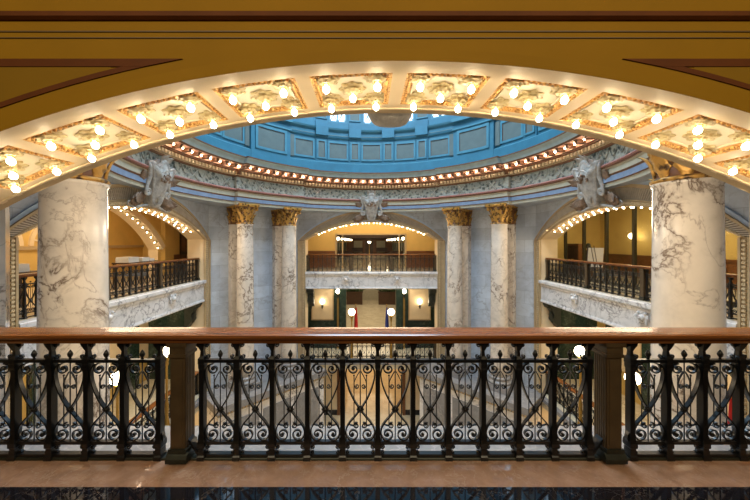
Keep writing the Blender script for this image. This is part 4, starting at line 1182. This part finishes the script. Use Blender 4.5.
# ------------------------------------------------------------------ first floor
mb = MB(); mb.box(-14, 14, 2.0, 32, Z1 - .3, Z1, 0); struct('floor_first', mb, ['lower_floor_marble'])
LY = 8.75
mb = MB()
for sg in (-1, 1):
    xa, xb = sorted((sg * 1.93, sg * 6)); mb.box(xa, xb, LY, LY + .3, Z1, Z2 - .4, 0)
    xa, xb = sorted((sg * 1.93, sg * 2.1)); mb.box(xa, xb, LY - .08, LY + .32, Z1, Z2 - .4, 1)
    xa, xb = sorted((sg * 2.1, sg * 4.9)); mb.box(xa, xb, LY - .06, LY + .02, Z1, Z1 + .3, 2)
struct('wall_first_far', mb, ['cream_plaster', 'wainscot_wood', 'border_marble'], FAR)
mb = MB(); mb.box(-6, 6, 19, 19.2, Z1, Z2 - .3, 0); struct('wall_first_back', mb, ['yellow_plaster'], FAR)
for sg, nm in ((-1, 'wall_first_corridor_left'), (1, 'wall_first_corridor_right')):
    mb = MB(); xa, xb = sorted((sg * 3.0, sg * 3.2)); mb.box(xa, xb, LY + .3, 19, Z1, Z2 - .3, 0); struct(nm, mb, ['yellow_plaster'], FAR)
for nm, B in (('left', LEFT), ('right', RIGHT)):
    mb = MB(); mb.box(-5.5, 5.5, 11, 11.2, Z1, Z2 - .3, 0); struct('wall_first_' + nm, mb, ['cream_plaster'], B)

# ------------------------------------------------------------------ lights
def area(name, loc, size, energy, col, rot=(0, 0, 0), sy=None, shape='RECTANGLE', spread=PI):
    L = bpy.data.lights.new(name, 'AREA'); L.energy = energy; L.color = col; L.shape = shape; L.size = size
    if shape in ('RECTANGLE', 'ELLIPSE'): L.size_y = sy or size
    L.spread = spread
    o = bpy.data.objects.new(name, L); COL.objects.link(o); o.location = loc; o.rotation_euler = rot
    o.visible_camera = False
    return o
def point(name, loc, energy, col, r=.15):
    L = bpy.data.lights.new(name, 'POINT'); L.energy = energy; L.color = col; L.shadow_soft_size = r
    o = bpy.data.objects.new(name, L); COL.objects.link(o); o.location = loc
    return o
WARM = (1.0, .79, .52); COOL = (.62, .82, 1.0); AMB = (1.0, .80, .55)
area('dome_daylight', (0, CY, 14.5), 7, 1450, COOL, shape='DISK')
area('gallery_fill', (0, -3.2, 5.3), 10, 175, (1, .84, .56), rot=(R_(52), 0, 0), sy=1.5)  # unseen area light added behind the camera to brighten wall, floor and railing
# the glow of each arch's fifty lamps as it reaches the columns and walls
for B in (NEAR, FAR, LEFT, RIGHT):
    L = area('arch_glow', (0, 0, 0), 6.6, 110, AMB, sy=.7); L.matrix_world = B @ T((0, WF - .25, 2.5)) @ RX(R_(-55))
for x, y in ((-10.9, 10.5), (10.7, 10.5)): area('hall_lamp', (x, y, 4.2), 2.6, 190, WARM, sy=8)
area('hall_lamp_far', (0, CY + 9.7, 4.2), 7, 110, WARM, sy=1.6)
area('lobby_lamp', (0, CY + 22, 2.4), 4, 160, AMB, sy=20)
area('second_lamp_far', (0, CY + 18, -.4), 6, 260, AMB, sy=14)
area('second_lamp_edge', (0, CY + 9.1, -.4), 6, 60, AMB, sy=.8)
for x in (-9.9, 9.9): area('second_lamp_side', (x, CY, -.4), 2.4, 110, WARM, sy=8)
area('first_lamp', (0, CY + 14, Z2 - .5), 4, 110, WARM, sy=8)
for x in (-9.4, 9.4): area('first_lamp_side', (x, CY, Z2 - .5), 2, 80, WARM, sy=7)
w = bpy.data.worlds.new('World'); sc.world = w; w.use_nodes = True
w.node_tree.nodes['Background'].inputs[0].default_value = (1.0, .85, .68, 1)
w.node_tree.nodes['Background'].inputs[1].default_value = .08

# ------------------------------------------------------------------ camera and view
cam = bpy.data.cameras.new('camera'); co = bpy.data.objects.new('camera', cam); COL.objects.link(co)
co.location = (-.224, 0, 1.75); co.rotation_euler = (PI / 2, 0, 0)
cam.sensor_width = 36; cam.lens = 15.0; cam.clip_start = .05; cam.clip_end = 200
cam.shift_x = .00987; cam.shift_y = -.0107
sc.camera = co
sc.view_settings.view_transform = 'Standard'; sc.view_settings.look = 'None'
sc.view_settings.exposure = .8; sc.view_settings.gamma = 1; sc.view_settings.use_curve_mapping = False
sc.cycles.use_denoising = True
sc.cycles.max_bounces = 6; sc.cycles.sample_clamp_indirect = 4
